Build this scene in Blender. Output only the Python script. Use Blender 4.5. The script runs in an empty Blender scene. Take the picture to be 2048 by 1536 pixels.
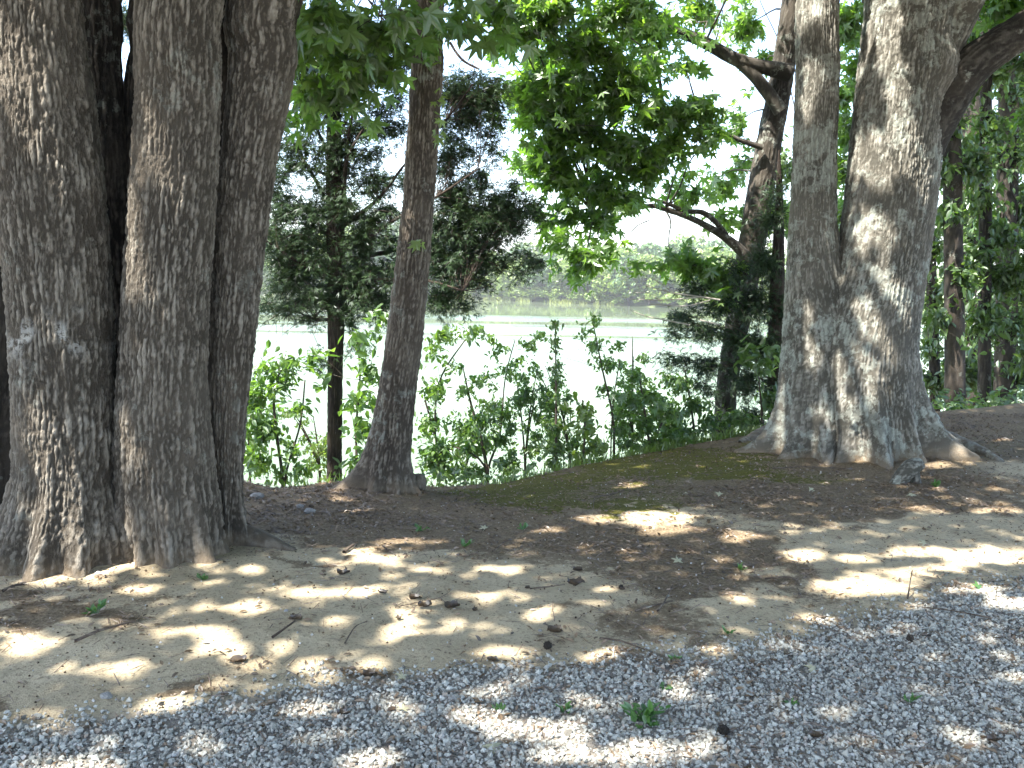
import bpy, math, random
import numpy as np
from mathutils import Vector, Matrix, Euler

rng = np.random.default_rng(11)
random.seed(11)
sc = bpy.context.scene
COL = sc.collection

# ------------------------------------------------------------------ camera
F = 1774.0                       # focal length in pixels of the 2048 px wide photograph
PITCH, ROLL, EYE = math.radians(6.7), math.radians(1.0), 1.5
cd = bpy.data.cameras.new('camera')
cd.sensor_width = 36.0
cd.lens = 36.0 * F / 2048.0
cd.clip_start, cd.clip_end = 0.05, 3000.0
cam = bpy.data.objects.new('camera', cd)
COL.objects.link(cam)
CM = Matrix.Rotation(math.pi / 2 - PITCH, 3, 'X') @ Matrix.Rotation(ROLL, 3, 'Z')
cam.matrix_world = Matrix.Translation((0, 0, EYE)) @ CM.to_4x4()
sc.camera = cam

# ------------------------------------------------------------------ light
SUN = Vector((-0.44, -0.27, 0.86)).normalized()
S = np.array(SUN)
world = bpy.data.worlds.new('World')
sc.world = world
world.use_nodes = True
wn = world.node_tree
bg = wn.nodes['Background']
sky = wn.nodes.new('ShaderNodeTexSky')
sky.sky_type = 'NISHITA'
sky.sun_disc = False
sky.sun_elevation = math.asin(SUN.z)
sky.sun_rotation = math.atan2(SUN.x, SUN.y)
sky.altitude = 100
sky.air_density, sky.dust_density, sky.ozone_density = 1.0, 2.0, 1.0
wn.links.new(sky.outputs[0], bg.inputs[0])
bg.inputs[1].default_value = 0.15
sl = bpy.data.lights.new('sun', 'SUN')
sl.energy, sl.angle, sl.color = 4.6, math.radians(0.6), (1.0, 0.95, 0.87)
so = bpy.data.objects.new('sun', sl)
so.rotation_euler = SUN.to_track_quat('Z', 'Y').to_euler()
so.location = (0, 0, 30)
COL.objects.link(so)
sc.view_settings.view_transform = 'Standard'
sc.view_settings.look = 'None'
sc.view_settings.exposure = 2.42
sc.view_settings.gamma = 1.0
sc.view_settings.use_curve_mapping = False
sc.render.engine = 'CYCLES'
cy = sc.cycles
cy.max_bounces, cy.diffuse_bounces, cy.glossy_bounces = 7, 4, 3
cy.transmission_bounces, cy.transparent_max_bounces, cy.volume_bounces = 4, 4, 0
cy.use_denoising = True
cy.sample_clamp_indirect = 6.0
cy.caustics_reflective = cy.caustics_refractive = False

# ------------------------------------------------------------------ projection helpers
CMn = np.array(CM)
def ray(px, py):
    d = CMn @ np.array([(px - 1024) / F, -(py - 768) / F, -1.0])
    return d
def at(px, py, Y):
    d = ray(px, py)
    return np.array([0, 0, EYE]) + d * (Y / d[1])
def project(P):
    q = (np.asarray(P) - np.array([0, 0, EYE])) @ CMn
    z = np.where(-q[..., 2] > 0.05, -q[..., 2], np.nan)
    return 1024 + F * q[..., 0] / z, 768 - F * q[..., 1] / z

# ------------------------------------------------------------------ numpy noise
def _h(ix, iy, iz, s):
    n = (ix * 374761393 + iy * 668265263 + iz * 2147483647 + s * 1274126177) & 0xFFFFFFFF
    n = ((n ^ (n >> 13)) * 1274126177) & 0xFFFFFFFF
    n = ((n ^ (n >> 16)) * 2246822519) & 0xFFFFFFFF
    return ((n ^ (n >> 15)) & 0xFFFFFF) / float(0xFFFFFF)
def vn(p, s=0):
    p = np.asarray(p, float)
    i = np.floor(p).astype(np.int64); f = p - i; f = f * f * (3 - 2 * f)
    r = 0
    for a in (0, 1):
        wx = f[..., 0] if a else 1 - f[..., 0]
        for b in (0, 1):
            wy = f[..., 1] if b else 1 - f[..., 1]
            for c in (0, 1):
                wz = f[..., 2] if c else 1 - f[..., 2]
                r = r + wx * wy * wz * _h(i[..., 0] + a, i[..., 1] + b, i[..., 2] + c, s)
    return r * 2 - 1
def fbm(p, o=4, s=0):
    r, a, t = 0, 1.0, 0
    p = np.asarray(p, float)
    for k in range(o):
        r = r + a * vn(p * 2 ** k + 7.3 * k, s + k); t += a; a *= 0.5
    return r / t
def worley(p, s=0):
    i = np.floor(p).astype(np.int64)
    f1 = np.full(p.shape[:-1], 9.0); f2 = f1.copy(); idv = f1.copy()
    for a in (-1, 0, 1):
        for b in (-1, 0, 1):
            for c in (-1, 0, 1):
                x, y, z = i[..., 0] + a, i[..., 1] + b, i[..., 2] + c
                q = np.stack([x + _h(x, y, z, s), y + _h(x, y, z, s + 1), z + _h(x, y, z, s + 2)], -1)
                d = np.sqrt(((p - q) ** 2).sum(-1))
                h = _h(x, y, z, s + 5)
                n = d < f1
                f2 = np.where(n, f1, np.minimum(f2, d)); idv = np.where(n, h, idv); f1 = np.where(n, d, f1)
    return f1, f2, idv
def ss(a, b, x):
    t = np.clip((x - a) / (b - a), 0, 1)
    return t * t * (3 - 2 * t)
def v3(x, y, z=0.0):
    x = np.asarray(x, float)
    return np.stack([x, np.broadcast_to(y, x.shape), np.broadcast_to(z, x.shape)], -1)

# ------------------------------------------------------------------ terrain
WATER = -3.0
_cr = [(-900, 930, 6.6), (-100, 960, 6.8), (200, 962, 7.0), (480, 964, 7.1), (560, 977, 7.0), (640, 966, 7.0), (720, 962, 7.0), (880, 975, 7.1), (1000, 968, 7.3), (1100, 947, 7.7),
       (1250, 915, 8.3), (1400, 887, 8.8), (1500, 872, 9.1), (1700, 842, 9.5), (1900, 822, 10.0), (2048, 808, 10.5), (2600, 770, 11.5)]
_cp = np.array([at(*c) for c in _cr])
def crest(x):
    yc = np.interp(x, _cp[:, 0], _cp[:, 1]); zc = np.interp(x, _cp[:, 0], _cp[:, 2])
    yc = yc - np.clip(-7 - x, 0, 50) * 0.05
    return yc, zc
_sh_x = np.array([-400, -120, -58, -10, 24.6, 45, 70, 90, 110, 400.])
_sh_y = np.array([190, 200, 206, 201, 163, 140, 105, 70, 10, 10.])
def hgt(x, y, detail=True):
    x = np.asarray(x, float); y = np.asarray(y, float)
    yc, zc = crest(x)
    t = np.clip((y - 4.0) / (yc - 4.0), 0, 1)
    up = zc * (0.65 * t + 0.35 * t * t)
    b = y - yc
    sl = np.interp(x, [-10, 2.5, 5, 9, 30], [0.75, 0.7, 0.45, 0.3, 0.22])
    down = zc - sl * (np.sqrt(np.maximum(b, 0) ** 2 + 0.02) - 0.14)
    z = np.where(b > 0, down, up)
    z = np.maximum(z, -4.5)
    # far bank
    ys = np.interp(x, _sh_x, _sh_y)
    fb = (y - ys)
    far = WATER - 0.3 + np.clip(fb, -4, 3) * 0.3 + np.clip(fb - 3, 0, 60) * 0.085 + np.clip(fb - 60, 0, 400) * 0.02
    z = np.maximum(z, np.where(fb > -4, far, -9))
    if detail:
        P = v3(x, y)
        near = np.exp(-(np.maximum(y - 11, 0) / 6) ** 2) * np.exp(-(np.maximum(np.abs(x) - 14, 0) / 8) ** 2)
        z = z + near * (0.02 * fbm(P * 1.3, 3, 5) + 0.010 * fbm(P * 6, 3, 9))
        z = z + (1 - near) * 0.15 * fbm(P * 0.12, 3, 15)
    return z
def ghit(px, py):
    d = ray(px, py); o = np.array([0, 0, EYE])
    lo, hi = 0.8, 16.0
    for n in (160, 60):
        t = np.linspace(lo, hi, n); p = o + d * t[:, None]
        b = np.nonzero(p[:, 2] <= hgt(p[:, 0], p[:, 1]))[0]
        k = b[0] if len(b) else n - 1
        lo, hi = t[max(k - 1, 0)], t[k]
    return o + d * hi

# ------------------------------------------------------------------ object helpers
def tag(o, label=None, cat=None, group=None, kind=None):
    for k, v in (('label', label), ('category', cat), ('group', group), ('kind', kind)):
        if v: o[k] = v
    return o
def empty(name, loc, label=None, cat=None, group=None):
    o = bpy.data.objects.new(name, None); COL.objects.link(o)
    o.location = [float(v) for v in loc]; o.empty_display_size = 0.2
    return tag(o, label, cat, group)
def mesh_np(name, V, T, mat, parent=None, smooth=False, attrs=None):
    V = np.asarray(V, np.float32); T = np.asarray(T, np.int32)
    off = np.zeros(3)
    if parent is not None: off = np.array(parent.location)
    me = bpy.data.meshes.new(name)
    me.vertices.add(len(V)); me.vertices.foreach_set('co', (V - off).astype(np.float32).ravel())
    k = T.shape[1]
    me.loops.add(T.size); me.loops.foreach_set('vertex_index', T.ravel())
    me.polygons.add(len(T)); me.polygons.foreach_set('loop_start', np.arange(0, T.size, k, dtype=np.int32))
    me.polygons.foreach_set('loop_total', np.full(len(T), k, np.int32))
    me.polygons.foreach_set('use_smooth', np.full(len(T), smooth, bool))
    for an, av in (attrs or {}).items():
        a = me.attributes.new(an, 'FLOAT', 'POINT'); a.data.foreach_set('value', np.asarray(av, np.float32).ravel())
    me.update(calc_edges=True)
    if mat: me.materials.append(mat)
    o = bpy.data.objects.new(name, me); COL.objects.link(o)
    if parent is not None: o.parent = parent
    return o
def instance_mesh(P, R, sz, tv, tf):
    """copies of a template (tv, tf) at P with frames R (N,3,3 columns = axes) and sizes sz -> V, T arrays"""
    P = np.asarray(P, float); N = len(P)
    sz = np.asarray(sz, float)
    if sz.ndim == 1: sz = sz[:, None, None]
    else: sz = sz[:, None, :]
    tvv = tv[None] if tv.ndim == 2 else tv
    L = tvv * sz
    V = np.einsum('nij,nvj->nvi', R, np.broadcast_to(L, (N,) + L.shape[1:])) + P[:, None, :]
    nv = tvv.shape[1]
    T = tf[None] + (np.arange(N) * nv)[:, None, None]
    return V.reshape(-1, 3), T.reshape(-1, tf.shape[1])
def frames(n, up=None, spread=1.0):
    """random frames whose third axis is near up"""
    z = rng.normal(size=(n, 3)) * spread
    if up is not None: z = z + np.asarray(up)
    z /= np.linalg.norm(z, axis=1)[:, None] + 1e-9
    a = rng.normal(size=(n, 3)); x = np.cross(a, z); x /= np.linalg.norm(x, axis=1)[:, None] + 1e-9
    y = np.cross(z, x)
    return np.stack([x, y, z], -1)
def frames_dir(ydir, zhint, jitter=0.3):
    n = len(ydir)
    y = ydir + rng.normal(size=(n, 3)) * jitter
    y /= np.linalg.norm(y, axis=1)[:, None] + 1e-9
    z = zhint + rng.normal(size=(n, 3)) * jitter
    z -= (z * y).sum(1)[:, None] * y; z /= np.linalg.norm(z, axis=1)[:, None] + 1e-9
    return np.stack([np.cross(y, z), y, z], -1)

# ------------------------------------------------------------------ materials
def mat(name):
    m = bpy.data.materials.new(name); m.use_nodes = True
    nt = m.node_tree; nt.nodes.clear()
    out = nt.nodes.new('ShaderNodeOutputMaterial')
    return m, nt, out
class NT:
    def __init__(s, nt): s.nt = nt
    def n(s, t, **kw):
        x = s.nt.nodes.new(t)
        for k, v in kw.items():
            if k.startswith('i_'): x.inputs[k[2:].replace('_', ' ')].default_value = v
            else: setattr(x, k, v)
        return x
    def l(s, a, b): s.nt.links.new(a, b)
    def noise(s, vec, scale, detail=4, rough=0.55, stretch=None):
        if stretch:
            mp = s.n('ShaderNodeMapping'); mp.inputs['Scale'].default_value = stretch; s.l(vec, mp.inputs[0]); vec = mp.outputs[0]
        x = s.n('ShaderNodeTexNoise'); x.inputs['Scale'].default_value = scale; x.inputs['Detail'].default_value = detail
        x.inputs['Roughness'].default_value = rough; s.l(vec, x.inputs['Vector'])
        return x.outputs[0]
    def ramp(s, fac, stops):
        r = s.n('ShaderNodeValToRGB'); e = r.color_ramp.elements
        while len(e) < len(stops): e.new(0.5)
        for k, (p, c) in enumerate(stops):
            e[k].position = p; e[k].color = (c if len(c) == 4 else (*c, 1)) if hasattr(c, '__len__') else (c, c, c, 1)
        s.l(fac, r.inputs[0]); return r.outputs[0]
    def mix(s, fac, a, b, mode='MIX'):
        m = s.n('ShaderNodeMix', data_type='RGBA', blend_type=mode)
        for sock, v in ((m.inputs[0], fac), (m.inputs[6], a), (m.inputs[7], b)):
            if hasattr(v, 'links'): s.l(v, sock)
            elif hasattr(v, '__len__'): sock.default_value = (*v, 1) if len(v) == 3 else v
            else: sock.default_value = v
        return m.outputs[2]
    def math(s, op, a, b=0.0, c=0.0):
        m = s.n('ShaderNodeMath', operation=op)
        for sock, v in zip(m.inputs, (a, b, c)):
            if hasattr(v, 'links'): s.l(v, sock)
            else: sock.default_value = v
        return m.outputs[0]
    def bump(s, h, strength, dist=0.01, normal=None):
        b = s.n('ShaderNodeBump'); b.inputs['Strength'].default_value = strength; b.inputs['Distance'].default_value = dist
        s.l(h, b.inputs['Height'])
        if normal is not None: s.l(normal, b.inputs['Normal'])
        return b.outputs[0]
    def attr(s, name):
        return s.n('ShaderNodeAttribute', attribute_name=name).outputs['Fac']

def leaf_mat(name, c0, c1, t0, t1, trans=0.45, gloss=0.07, isl=True):
    m, nt, out = mat(name); g = NT(nt)
    geo = g.n('ShaderNodeNewGeometry')
    fac = geo.outputs['Random Per Island'] if isl else g.n('ShaderNodeObjectInfo').outputs['Random']
    pos = geo.outputs['Position']
    nz = g.noise(pos, 1.6, 2)
    f2 = g.math('MULTIPLY_ADD', fac, 0.6, g.math('MULTIPLY_ADD', nz, 0.9, -0.28))
    col = g.ramp(f2, [(0.0, c0), (1.0, c1)]); tc = g.ramp(f2, [(0.0, t0), (1.0, t1)])
    d = g.n('ShaderNodeBsdfDiffuse'); g.l(col, d.inputs[0])
    t = g.n('ShaderNodeBsdfTranslucent'); g.l(tc, t.inputs[0])
    mx = g.n('ShaderNodeMixShader'); mx.inputs[0].default_value = trans
    g.l(d.outputs[0], mx.inputs[1]); g.l(t.outputs[0], mx.inputs[2])
    gl = g.n('ShaderNodeBsdfGlossy'); gl.inputs['Roughness'].default_value = 0.42; gl.inputs[0].default_value = (0.9, 0.95, 1, 1)
    m2 = g.n('ShaderNodeMixShader'); m2.inputs[0].default_value = gloss
    g.l(mx.outputs[0], m2.inputs[1]); g.l(gl.outputs[0], m2.inputs[2]); g.l(m2.outputs[0], out.inputs[0])
    return m
M_MAPLE = leaf_mat('maple_leaves', (0.045, 0.105, 0.016), (0.12, 0.20, 0.03), (0.10, 0.26, 0.022), (0.32, 0.54, 0.045), 0.55)
M_MAPLE_O = leaf_mat('maple_leaf_single', (0.05, 0.11, 0.02), (0.10, 0.17, 0.035), (0.12, 0.24, 0.03), (0.26, 0.38, 0.05), 0.5, isl=False)
M_OAK = leaf_mat('oak_leaves', (0.03, 0.07, 0.018), (0.07, 0.12, 0.03), (0.04, 0.10, 0.02), (0.10, 0.2, 0.04), 0.3)
M_BUSH = leaf_mat('bush_leaves', (0.035, 0.088, 0.014), (0.10, 0.175, 0.028), (0.11, 0.25, 0.025), (0.28, 0.46, 0.05), 0.48)
M_BUSHY = leaf_mat('yellow_green_leaves', (0.09, 0.15, 0.02), (0.16, 0.22, 0.04), (0.2, 0.34, 0.03), (0.36, 0.5, 0.07), 0.5)
M_CEDAR = leaf_mat('cedar_foliage', (0.022, 0.046, 0.021), (0.05, 0.082, 0.032), (0.03, 0.07, 0.02), (0.08, 0.13, 0.03), 0.22, 0.03)
M_WOOD_L = leaf_mat('wood_leaves', (0.035, 0.08, 0.018), (0.09, 0.15, 0.03), (0.08, 0.18, 0.02), (0.22, 0.36, 0.04), 0.45)
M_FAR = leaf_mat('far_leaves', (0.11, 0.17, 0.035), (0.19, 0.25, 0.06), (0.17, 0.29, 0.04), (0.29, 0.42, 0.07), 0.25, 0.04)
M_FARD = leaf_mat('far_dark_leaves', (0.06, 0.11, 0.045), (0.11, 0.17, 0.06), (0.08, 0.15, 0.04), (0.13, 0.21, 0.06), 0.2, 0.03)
M_REED = leaf_mat('marsh_grass', (0.16, 0.2, 0.05), (0.26, 0.28, 0.09), (0.2, 0.28, 0.06), (0.3, 0.36, 0.1), 0.3, 0.03)
M_WEED = leaf_mat('weed_leaves', (0.05, 0.13, 0.03), (0.10, 0.2, 0.05), (0.1, 0.28, 0.04), (0.18, 0.38, 0.06), 0.4)
M_DEAD = leaf_mat('dead_leaves', (0.05, 0.032, 0.017), (0.33, 0.23, 0.135), (0.05, 0.03, 0.01), (0.15, 0.09, 0.04), 0.15)
M_NEEDLE = leaf_mat('dry_needles', (0.06, 0.042, 0.028), (0.28, 0.19, 0.12), (0.05, 0.03, 0.01), (0.1, 0.06, 0.02), 0.1)
M_PALE = leaf_mat('pale_leaf', (0.42, 0.40, 0.26), (0.5, 0.46, 0.30), (0.4, 0.38, 0.2), (0.45, 0.42, 0.22), 0.2, isl=False)

def bark_mat(name, lo, mid, hi, lichen=0.3, lcol=(0.35, 0.37, 0.32), scale=1.0, soil=0.0):
    m, nt, out = mat(name); g = NT(nt)
    geo = g.n('ShaderNodeNewGeometry'); pos = geo.outputs['Position']
    b = g.attr('bark')
    fine = g.noise(pos, 85 * scale, 6, 0.7, (1, 1, 0.3))
    big = g.noise(pos, 3.0, 3)
    tone = g.math('MULTIPLY_ADD', fine, 0.9, g.math('MULTIPLY_ADD', b, 0.85, -0.55))
    tone = g.math('ADD', tone, g.math('MULTIPLY_ADD', big, 0.5, -0.25))
    col = g.ramp(tone, [(0.02, lo), (0.42, mid), (0.95, hi)])
    wv = g.noise(pos, 1.7, 2)
    col = g.mix(g.ramp(wv, [(0.45, 0.0), (0.7, 0.55)]), col, g.mix(0.5, mid, (0.155, 0.125, 0.092)), 'MIX')
    ln = g.noise(pos, 9, 5, 0.7); ln2 = g.noise(pos, 2.2, 3, 0.5)
    lm = g.math('ADD', ln, g.math('MULTIPLY_ADD', ln2, 0.7, -0.35))
    lm = g.ramp(lm, [(0.66 - lichen * 0.22, 0.0), (0.70 - lichen * 0.2, 1.0)])
    lm = g.math('MULTIPLY', lm, g.math('MULTIPLY', g.ramp(b, [(0.15, 0.45), (0.5, 1.0)]), min(1.0, 0.35 + lichen)))
    lmn = g.mix(g.noise(pos, 70, 4), tuple(v * 0.6 for v in lcol), tuple(min(v * 1.35, .7) for v in lcol))
    col = g.mix(lm, col, lmn)
    pm = g.attr('pale')
    col = g.mix(g.math('MULTIPLY', pm, g.ramp(g.noise(pos, 30, 4, .7), [(.42, 0.0), (.55, 0.8)])), col, (.50, .49, .45))
    sm = g.attr('soil')
    col = g.mix(g.math('MULTIPLY', sm, g.ramp(g.noise(pos, 14, 4), [(0.3, 0.35), (0.6, 1.0)])), col, (0.25, 0.19, 0.125))
    p = g.n('ShaderNodeBsdfPrincipled'); g.l(col, p.inputs['Base Color']); p.inputs['Roughness'].default_value = 0.9
    p.inputs['Specular IOR Level'].default_value = 0.25
    hsum = g.math('MULTIPLY_ADD', fine, 0.8, g.noise(pos, 160, 3, 0.6, (1, 1, 0.5)))
    g.l(g.bump(hsum, 1.0, 0.010), p.inputs['Normal'])
    g.l(p.outputs[0], out.inputs[0])
    return m
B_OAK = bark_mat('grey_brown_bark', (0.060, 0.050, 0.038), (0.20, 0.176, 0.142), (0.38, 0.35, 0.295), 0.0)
B_MID = bark_mat('brown_bark', (0.065, 0.052, 0.040), (0.20, 0.172, 0.136), (0.42, 0.38, 0.32), 0.25)
B_RIGHT = bark_mat('lichen_bark', (0.08, 0.075, 0.06), (0.25, 0.237, 0.20), (0.46, 0.45, 0.40), 0.62)
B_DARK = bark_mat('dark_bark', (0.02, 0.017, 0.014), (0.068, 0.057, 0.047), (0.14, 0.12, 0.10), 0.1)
B_CEDAR = bark_mat('cedar_bark', (0.020, 0.015, 0.012), (0.060, 0.045, 0.036), (0.115, 0.088, 0.07), 0.05)
B_MAPLE = bark_mat('maple_bark', (0.025, 0.022, 0.018), (0.075, 0.068, 0.057), (0.16, 0.15, 0.13), 0.3)
B_TWIG = bark_mat('twig_bark', (0.03, 0.022, 0.018), (0.085, 0.065, 0.05), (0.16, 0.13, 0.10), 0.1)
B_STICK = bark_mat('dry_stick', (0.07, 0.05, 0.04), (0.19, 0.15, 0.115), (0.34, 0.28, 0.22), 0.2)
B_PALEBRANCH = bark_mat('bleached_wood', (0.3, 0.27, 0.22), (0.45, 0.41, 0.35), (0.6, 0.56, 0.5), 0.0)

# ------------------------------------------------------------------ ground with masks
GRAVEL = [(-1500, 1640), (0, 1478), (250, 1440), (450, 1405), (600, 1385), (800, 1362), (1000, 1345), (1200, 1335), (1400, 1312), (1550, 1280), (1700, 1240), (1850, 1205), (2048, 1165), (3500, 1000)]
LITTER_AND_SHADE = [(760, 1040, 330, 42, 1.0), (1000, 1070, 330, 45, 1.0), (1330, 1100, 190, 60, 1.0), (1380, 1165, 120, 42, .75), (1290, 1245, 120, 40, .6), (1250, 1325, 240, 20, .6), (1650, 1000, 260, 45, .9), (1900, 990, 260, 40, .7), (1480, 1110, 110, 55, .9),
          (600, 1010, 150, 60, .9), (100, 1225, 190, 28, .8), (300, 1190, 120, 18, .5), (340, 1372, 85, 18, .75), (20, 1440, 60, 30, .8), (1950, 850, 260, 36, .7), (1700, 930, 200, 26, .6), (640, 1120, 90, 10, .7), (740, 1350, 50, 14, .8), (460, 1325, 60, 12, .4), (1700, 1250, 150, 22, .7),  # right crest entry also paints shade into the ground colour
          (1350, 1230, 70, 30, .5), (1600, 1180, 80, 22, .5), (1880, 1175, 120, 12, .4), (1060, 1255, 60, 12, .4), (540, 1200, 60, 10, .3), (250, 1240, 60, 15, .4), (1300, 985, 250, 25, .5), (1120, 1120, 180, 20, .6)]
MOSS = [(1300, 915, 200, 22, .8), (1090, 955, 120, 14, .8), (1150, 990, 260, 32, 1.0), (1380, 935, 220, 32, 1.0), (1240, 975, 170, 32, .9), (1580, 955, 120, 25, .7), (1000, 985, 120, 20, .6), (1550, 905, 100, 22, .6), (1950, 900, 120, 30, .3)]
DIRT_AND_SHADE = [(1250, 925, 420, 36, 1.0), (1450, 880, 260, 30, 1.0), (1000, 960, 250, 26, 1.0), (700, 1000, 350, 55, 1.0), (1900, 860, 420, 70, 1.0), (1650, 960, 340, 60, .9), (1000, 1040, 250, 40, .6), (200, 1000, 400, 70, 1.0)]  # large right-hand entry paints the shade on the crest behind the oak
def emask(px, py, L, soft=0.45):
    r = np.zeros_like(px)
    for (cx, cyy, rx, ry, a) in L:
        d = np.sqrt(((px - cx) / rx) ** 2 + ((py - cyy) / ry) ** 2)
        r = np.maximum(r, a * (1 - ss(1 - soft, 1 + soft, d)))
    return r
def ground_masks(x, y, z):
    px, py = project(np.stack([x, y, z], -1))
    bad = np.isnan(px) | (y < 0.6)
    px = np.where(bad, 1024, px); py = np.where(bad, 3000, py)
    P = v3(x, y)
    n = fbm(P * 2.2, 4, 21); n2 = fbm(P * 7, 3, 31)
    sc_ = np.clip((py - 780) / 400, .25, 1.3)
    wx = px + n * 150 * sc_ + n2 * 50 * sc_; wy = py + n * 40 * sc_ + n2 * 34 * sc_
    gl = np.interp(px, [g[0] for g in GRAVEL], [g[1] for g in GRAVEL])
    grav = ss(-62, 42, py - gl + n * 40 + n2 * 24)
    lit = emask(wx, wy, LITTER_AND_SHADE); moss = emask(wx, wy, MOSS); dirt = emask(wx, wy, DIRT_AND_SHADE)
    cyv, _ = crest(x)
    beyond = ss(0.0, 0.6, y - cyv)
    far = ss(30, 60, y)
    return grav, lit * (1 - beyond), moss * (1 - 0.5 * beyond), np.maximum(dirt, beyond), far

def grid_coords(segs):
    out = []
    for a, b, s in segs: out.append(np.arange(a, b, s))
    return np.concatenate(out)
gx = grid_coords([(-700, -120, 40), (-120, -30, 6), (-30, -9, 1.0), (-9, -4.2, 0.12), (-4.2, 6.8, 0.042), (6.8, 12, 0.12), (12, 30, 1.0), (30, 120, 6), (120, 741, 40)])
gy = grid_coords([(-300, -40, 30), (-40, -4, 2), (-4, 2.2, 0.2), (2.2, 10.8, 0.042), (10.8, 16, 0.15), (16, 40, 1.2), (40, 150, 6), (150, 280, 5), (280, 1300, 60)])
X, Y = np.meshgrid(gx, gy)
Z = hgt(X, Y)
near = (Y > 1.8) & (Y < 11) & (X > -4.4) & (X < 7)
g_, l_, m_, d_, f_ = ground_masks(X.ravel(), Y.ravel(), Z.ravel())
lump = fbm(v3(X, Y) * 22, 3, 41) * 0.005 + fbm(v3(X, Y) * 60, 2, 45) * 0.002
Z = Z + np.where(near, lump, 0) + (l_.reshape(Z.shape) * 0.006 * fbm(v3(X, Y) * 35, 3, 51))
nx, ny = len(gx), len(gy)
idx = np.arange(nx * ny).reshape(ny, nx)
Q = np.stack([idx[:-1, :-1], idx[:-1, 1:], idx[1:, 1:], idx[1:, :-1]], -1).reshape(-1, 4)
def ground_mat():
    m, nt, out = mat('soil'); g = NT(nt)
    geo = g.n('ShaderNodeNewGeometry'); pos = geo.outputs['Position']
    n1 = g.noise(pos, 2.5, 5, 0.6); n2 = g.noise(pos, 14, 5, 0.65); n3 = g.noise(pos, 60, 4, 0.7); n4 = g.noise(pos, 220, 3, 0.7)
    sand = g.ramp(n1, [(0.3, (0.42, 0.34, 0.22)), (0.7, (0.54, 0.455, 0.31))])
    sand = g.mix(g.ramp(n2, [(0.5, 0.0), (0.72, 0.45)]), sand, (0.33, 0.28, 0.185))
    sand = g.mix(g.ramp(n3, [(0.53, 0.0), (0.66, 0.8)]), sand, (0.17, 0.13, 0.09))
    sand = g.mix(g.ramp(n4, [(0.60, 0.0), (0.70, 0.6)]), sand, (0.14, 0.11, 0.08))
    dirt = g.ramp(n2, [(0.3, (0.125, 0.095, 0.058)), (0.7, (0.25, 0.20, 0.125))])
    dirt = g.mix(g.ramp(n3, [(0.4, 0.0), (0.7, 0.5)]), dirt, (0.07, 0.05, 0.038))
    lit = g.ramp(n3, [(0.3, (0.075, 0.056, 0.034)), (0.5, (0.18, 0.135, 0.085)), (0.75, (0.36, 0.285, 0.185))])
    moss = g.ramp(n3, [(0.3, (0.045, 0.05, 0.012)), (0.7, (0.16, 0.145, 0.03))])
    grav = g.ramp(n4, [(0.3, (0.13, 0.115, 0.095)), (0.7, (0.34, 0.31, 0.27))])
    col = sand
    dm = g.ramp(g.math('ADD', g.attr('dirt'), g.math('MULTIPLY_ADD', n2, 0.6, -0.3)), [(0.25, 0.0), (0.7, 1.0)])  # dirt attribute also carries the painted crest shade
    col = g.mix(dm, col, dirt)
    mm = g.ramp(g.math('ADD', g.attr('moss'), g.math('MULTIPLY_ADD', n2, 1.5, -0.75)), [(0.4, 0.0), (0.62, 1.0)])
    col = g.mix(mm, col, moss)
    lm = g.ramp(g.math('ADD', g.attr('litter'), g.math('MULTIPLY_ADD', n3, 1.2, g.math('MULTIPLY_ADD', n2, 1.0, -1.1))), [(0.35, 0.0), (0.6, 1.0)])
    col = g.mix(lm, col, lit)
    col = g.mix(g.ramp(g.attr('gravel'), [(0.35, 0.0), (0.8, 1.0)]), col, grav)
    col = g.mix(g.attr('far'), col, (0.10, 0.13, 0.05))
    p = g.n('ShaderNodeBsdfPrincipled'); g.l(col, p.inputs['Base Color']); p.inputs['Roughness'].default_value = 0.95
    p.inputs['Specular IOR Level'].default_value = 0.15
    h = g.math('ADD', g.math('MULTIPLY_ADD', n2, 2.2, g.math('MULTIPLY', n3, 1.0)), g.math('MULTIPLY', n4, 0.5))
    g.l(g.bump(h, 0.7, 0.012), p.inputs['Normal']); g.l(p.outputs[0], out.inputs[0])
    return m
ground = mesh_np('ground', np.stack([X, Y, Z], -1).reshape(-1, 3), Q, ground_mat(), smooth=True,
                 attrs={'gravel': g_, 'litter': l_, 'moss': m_, 'dirt': d_, 'far': f_})
tag(ground, 'sandy tan bank with brown litter and moss sloping up to the lake edge', 'ground', kind='structure')

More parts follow.
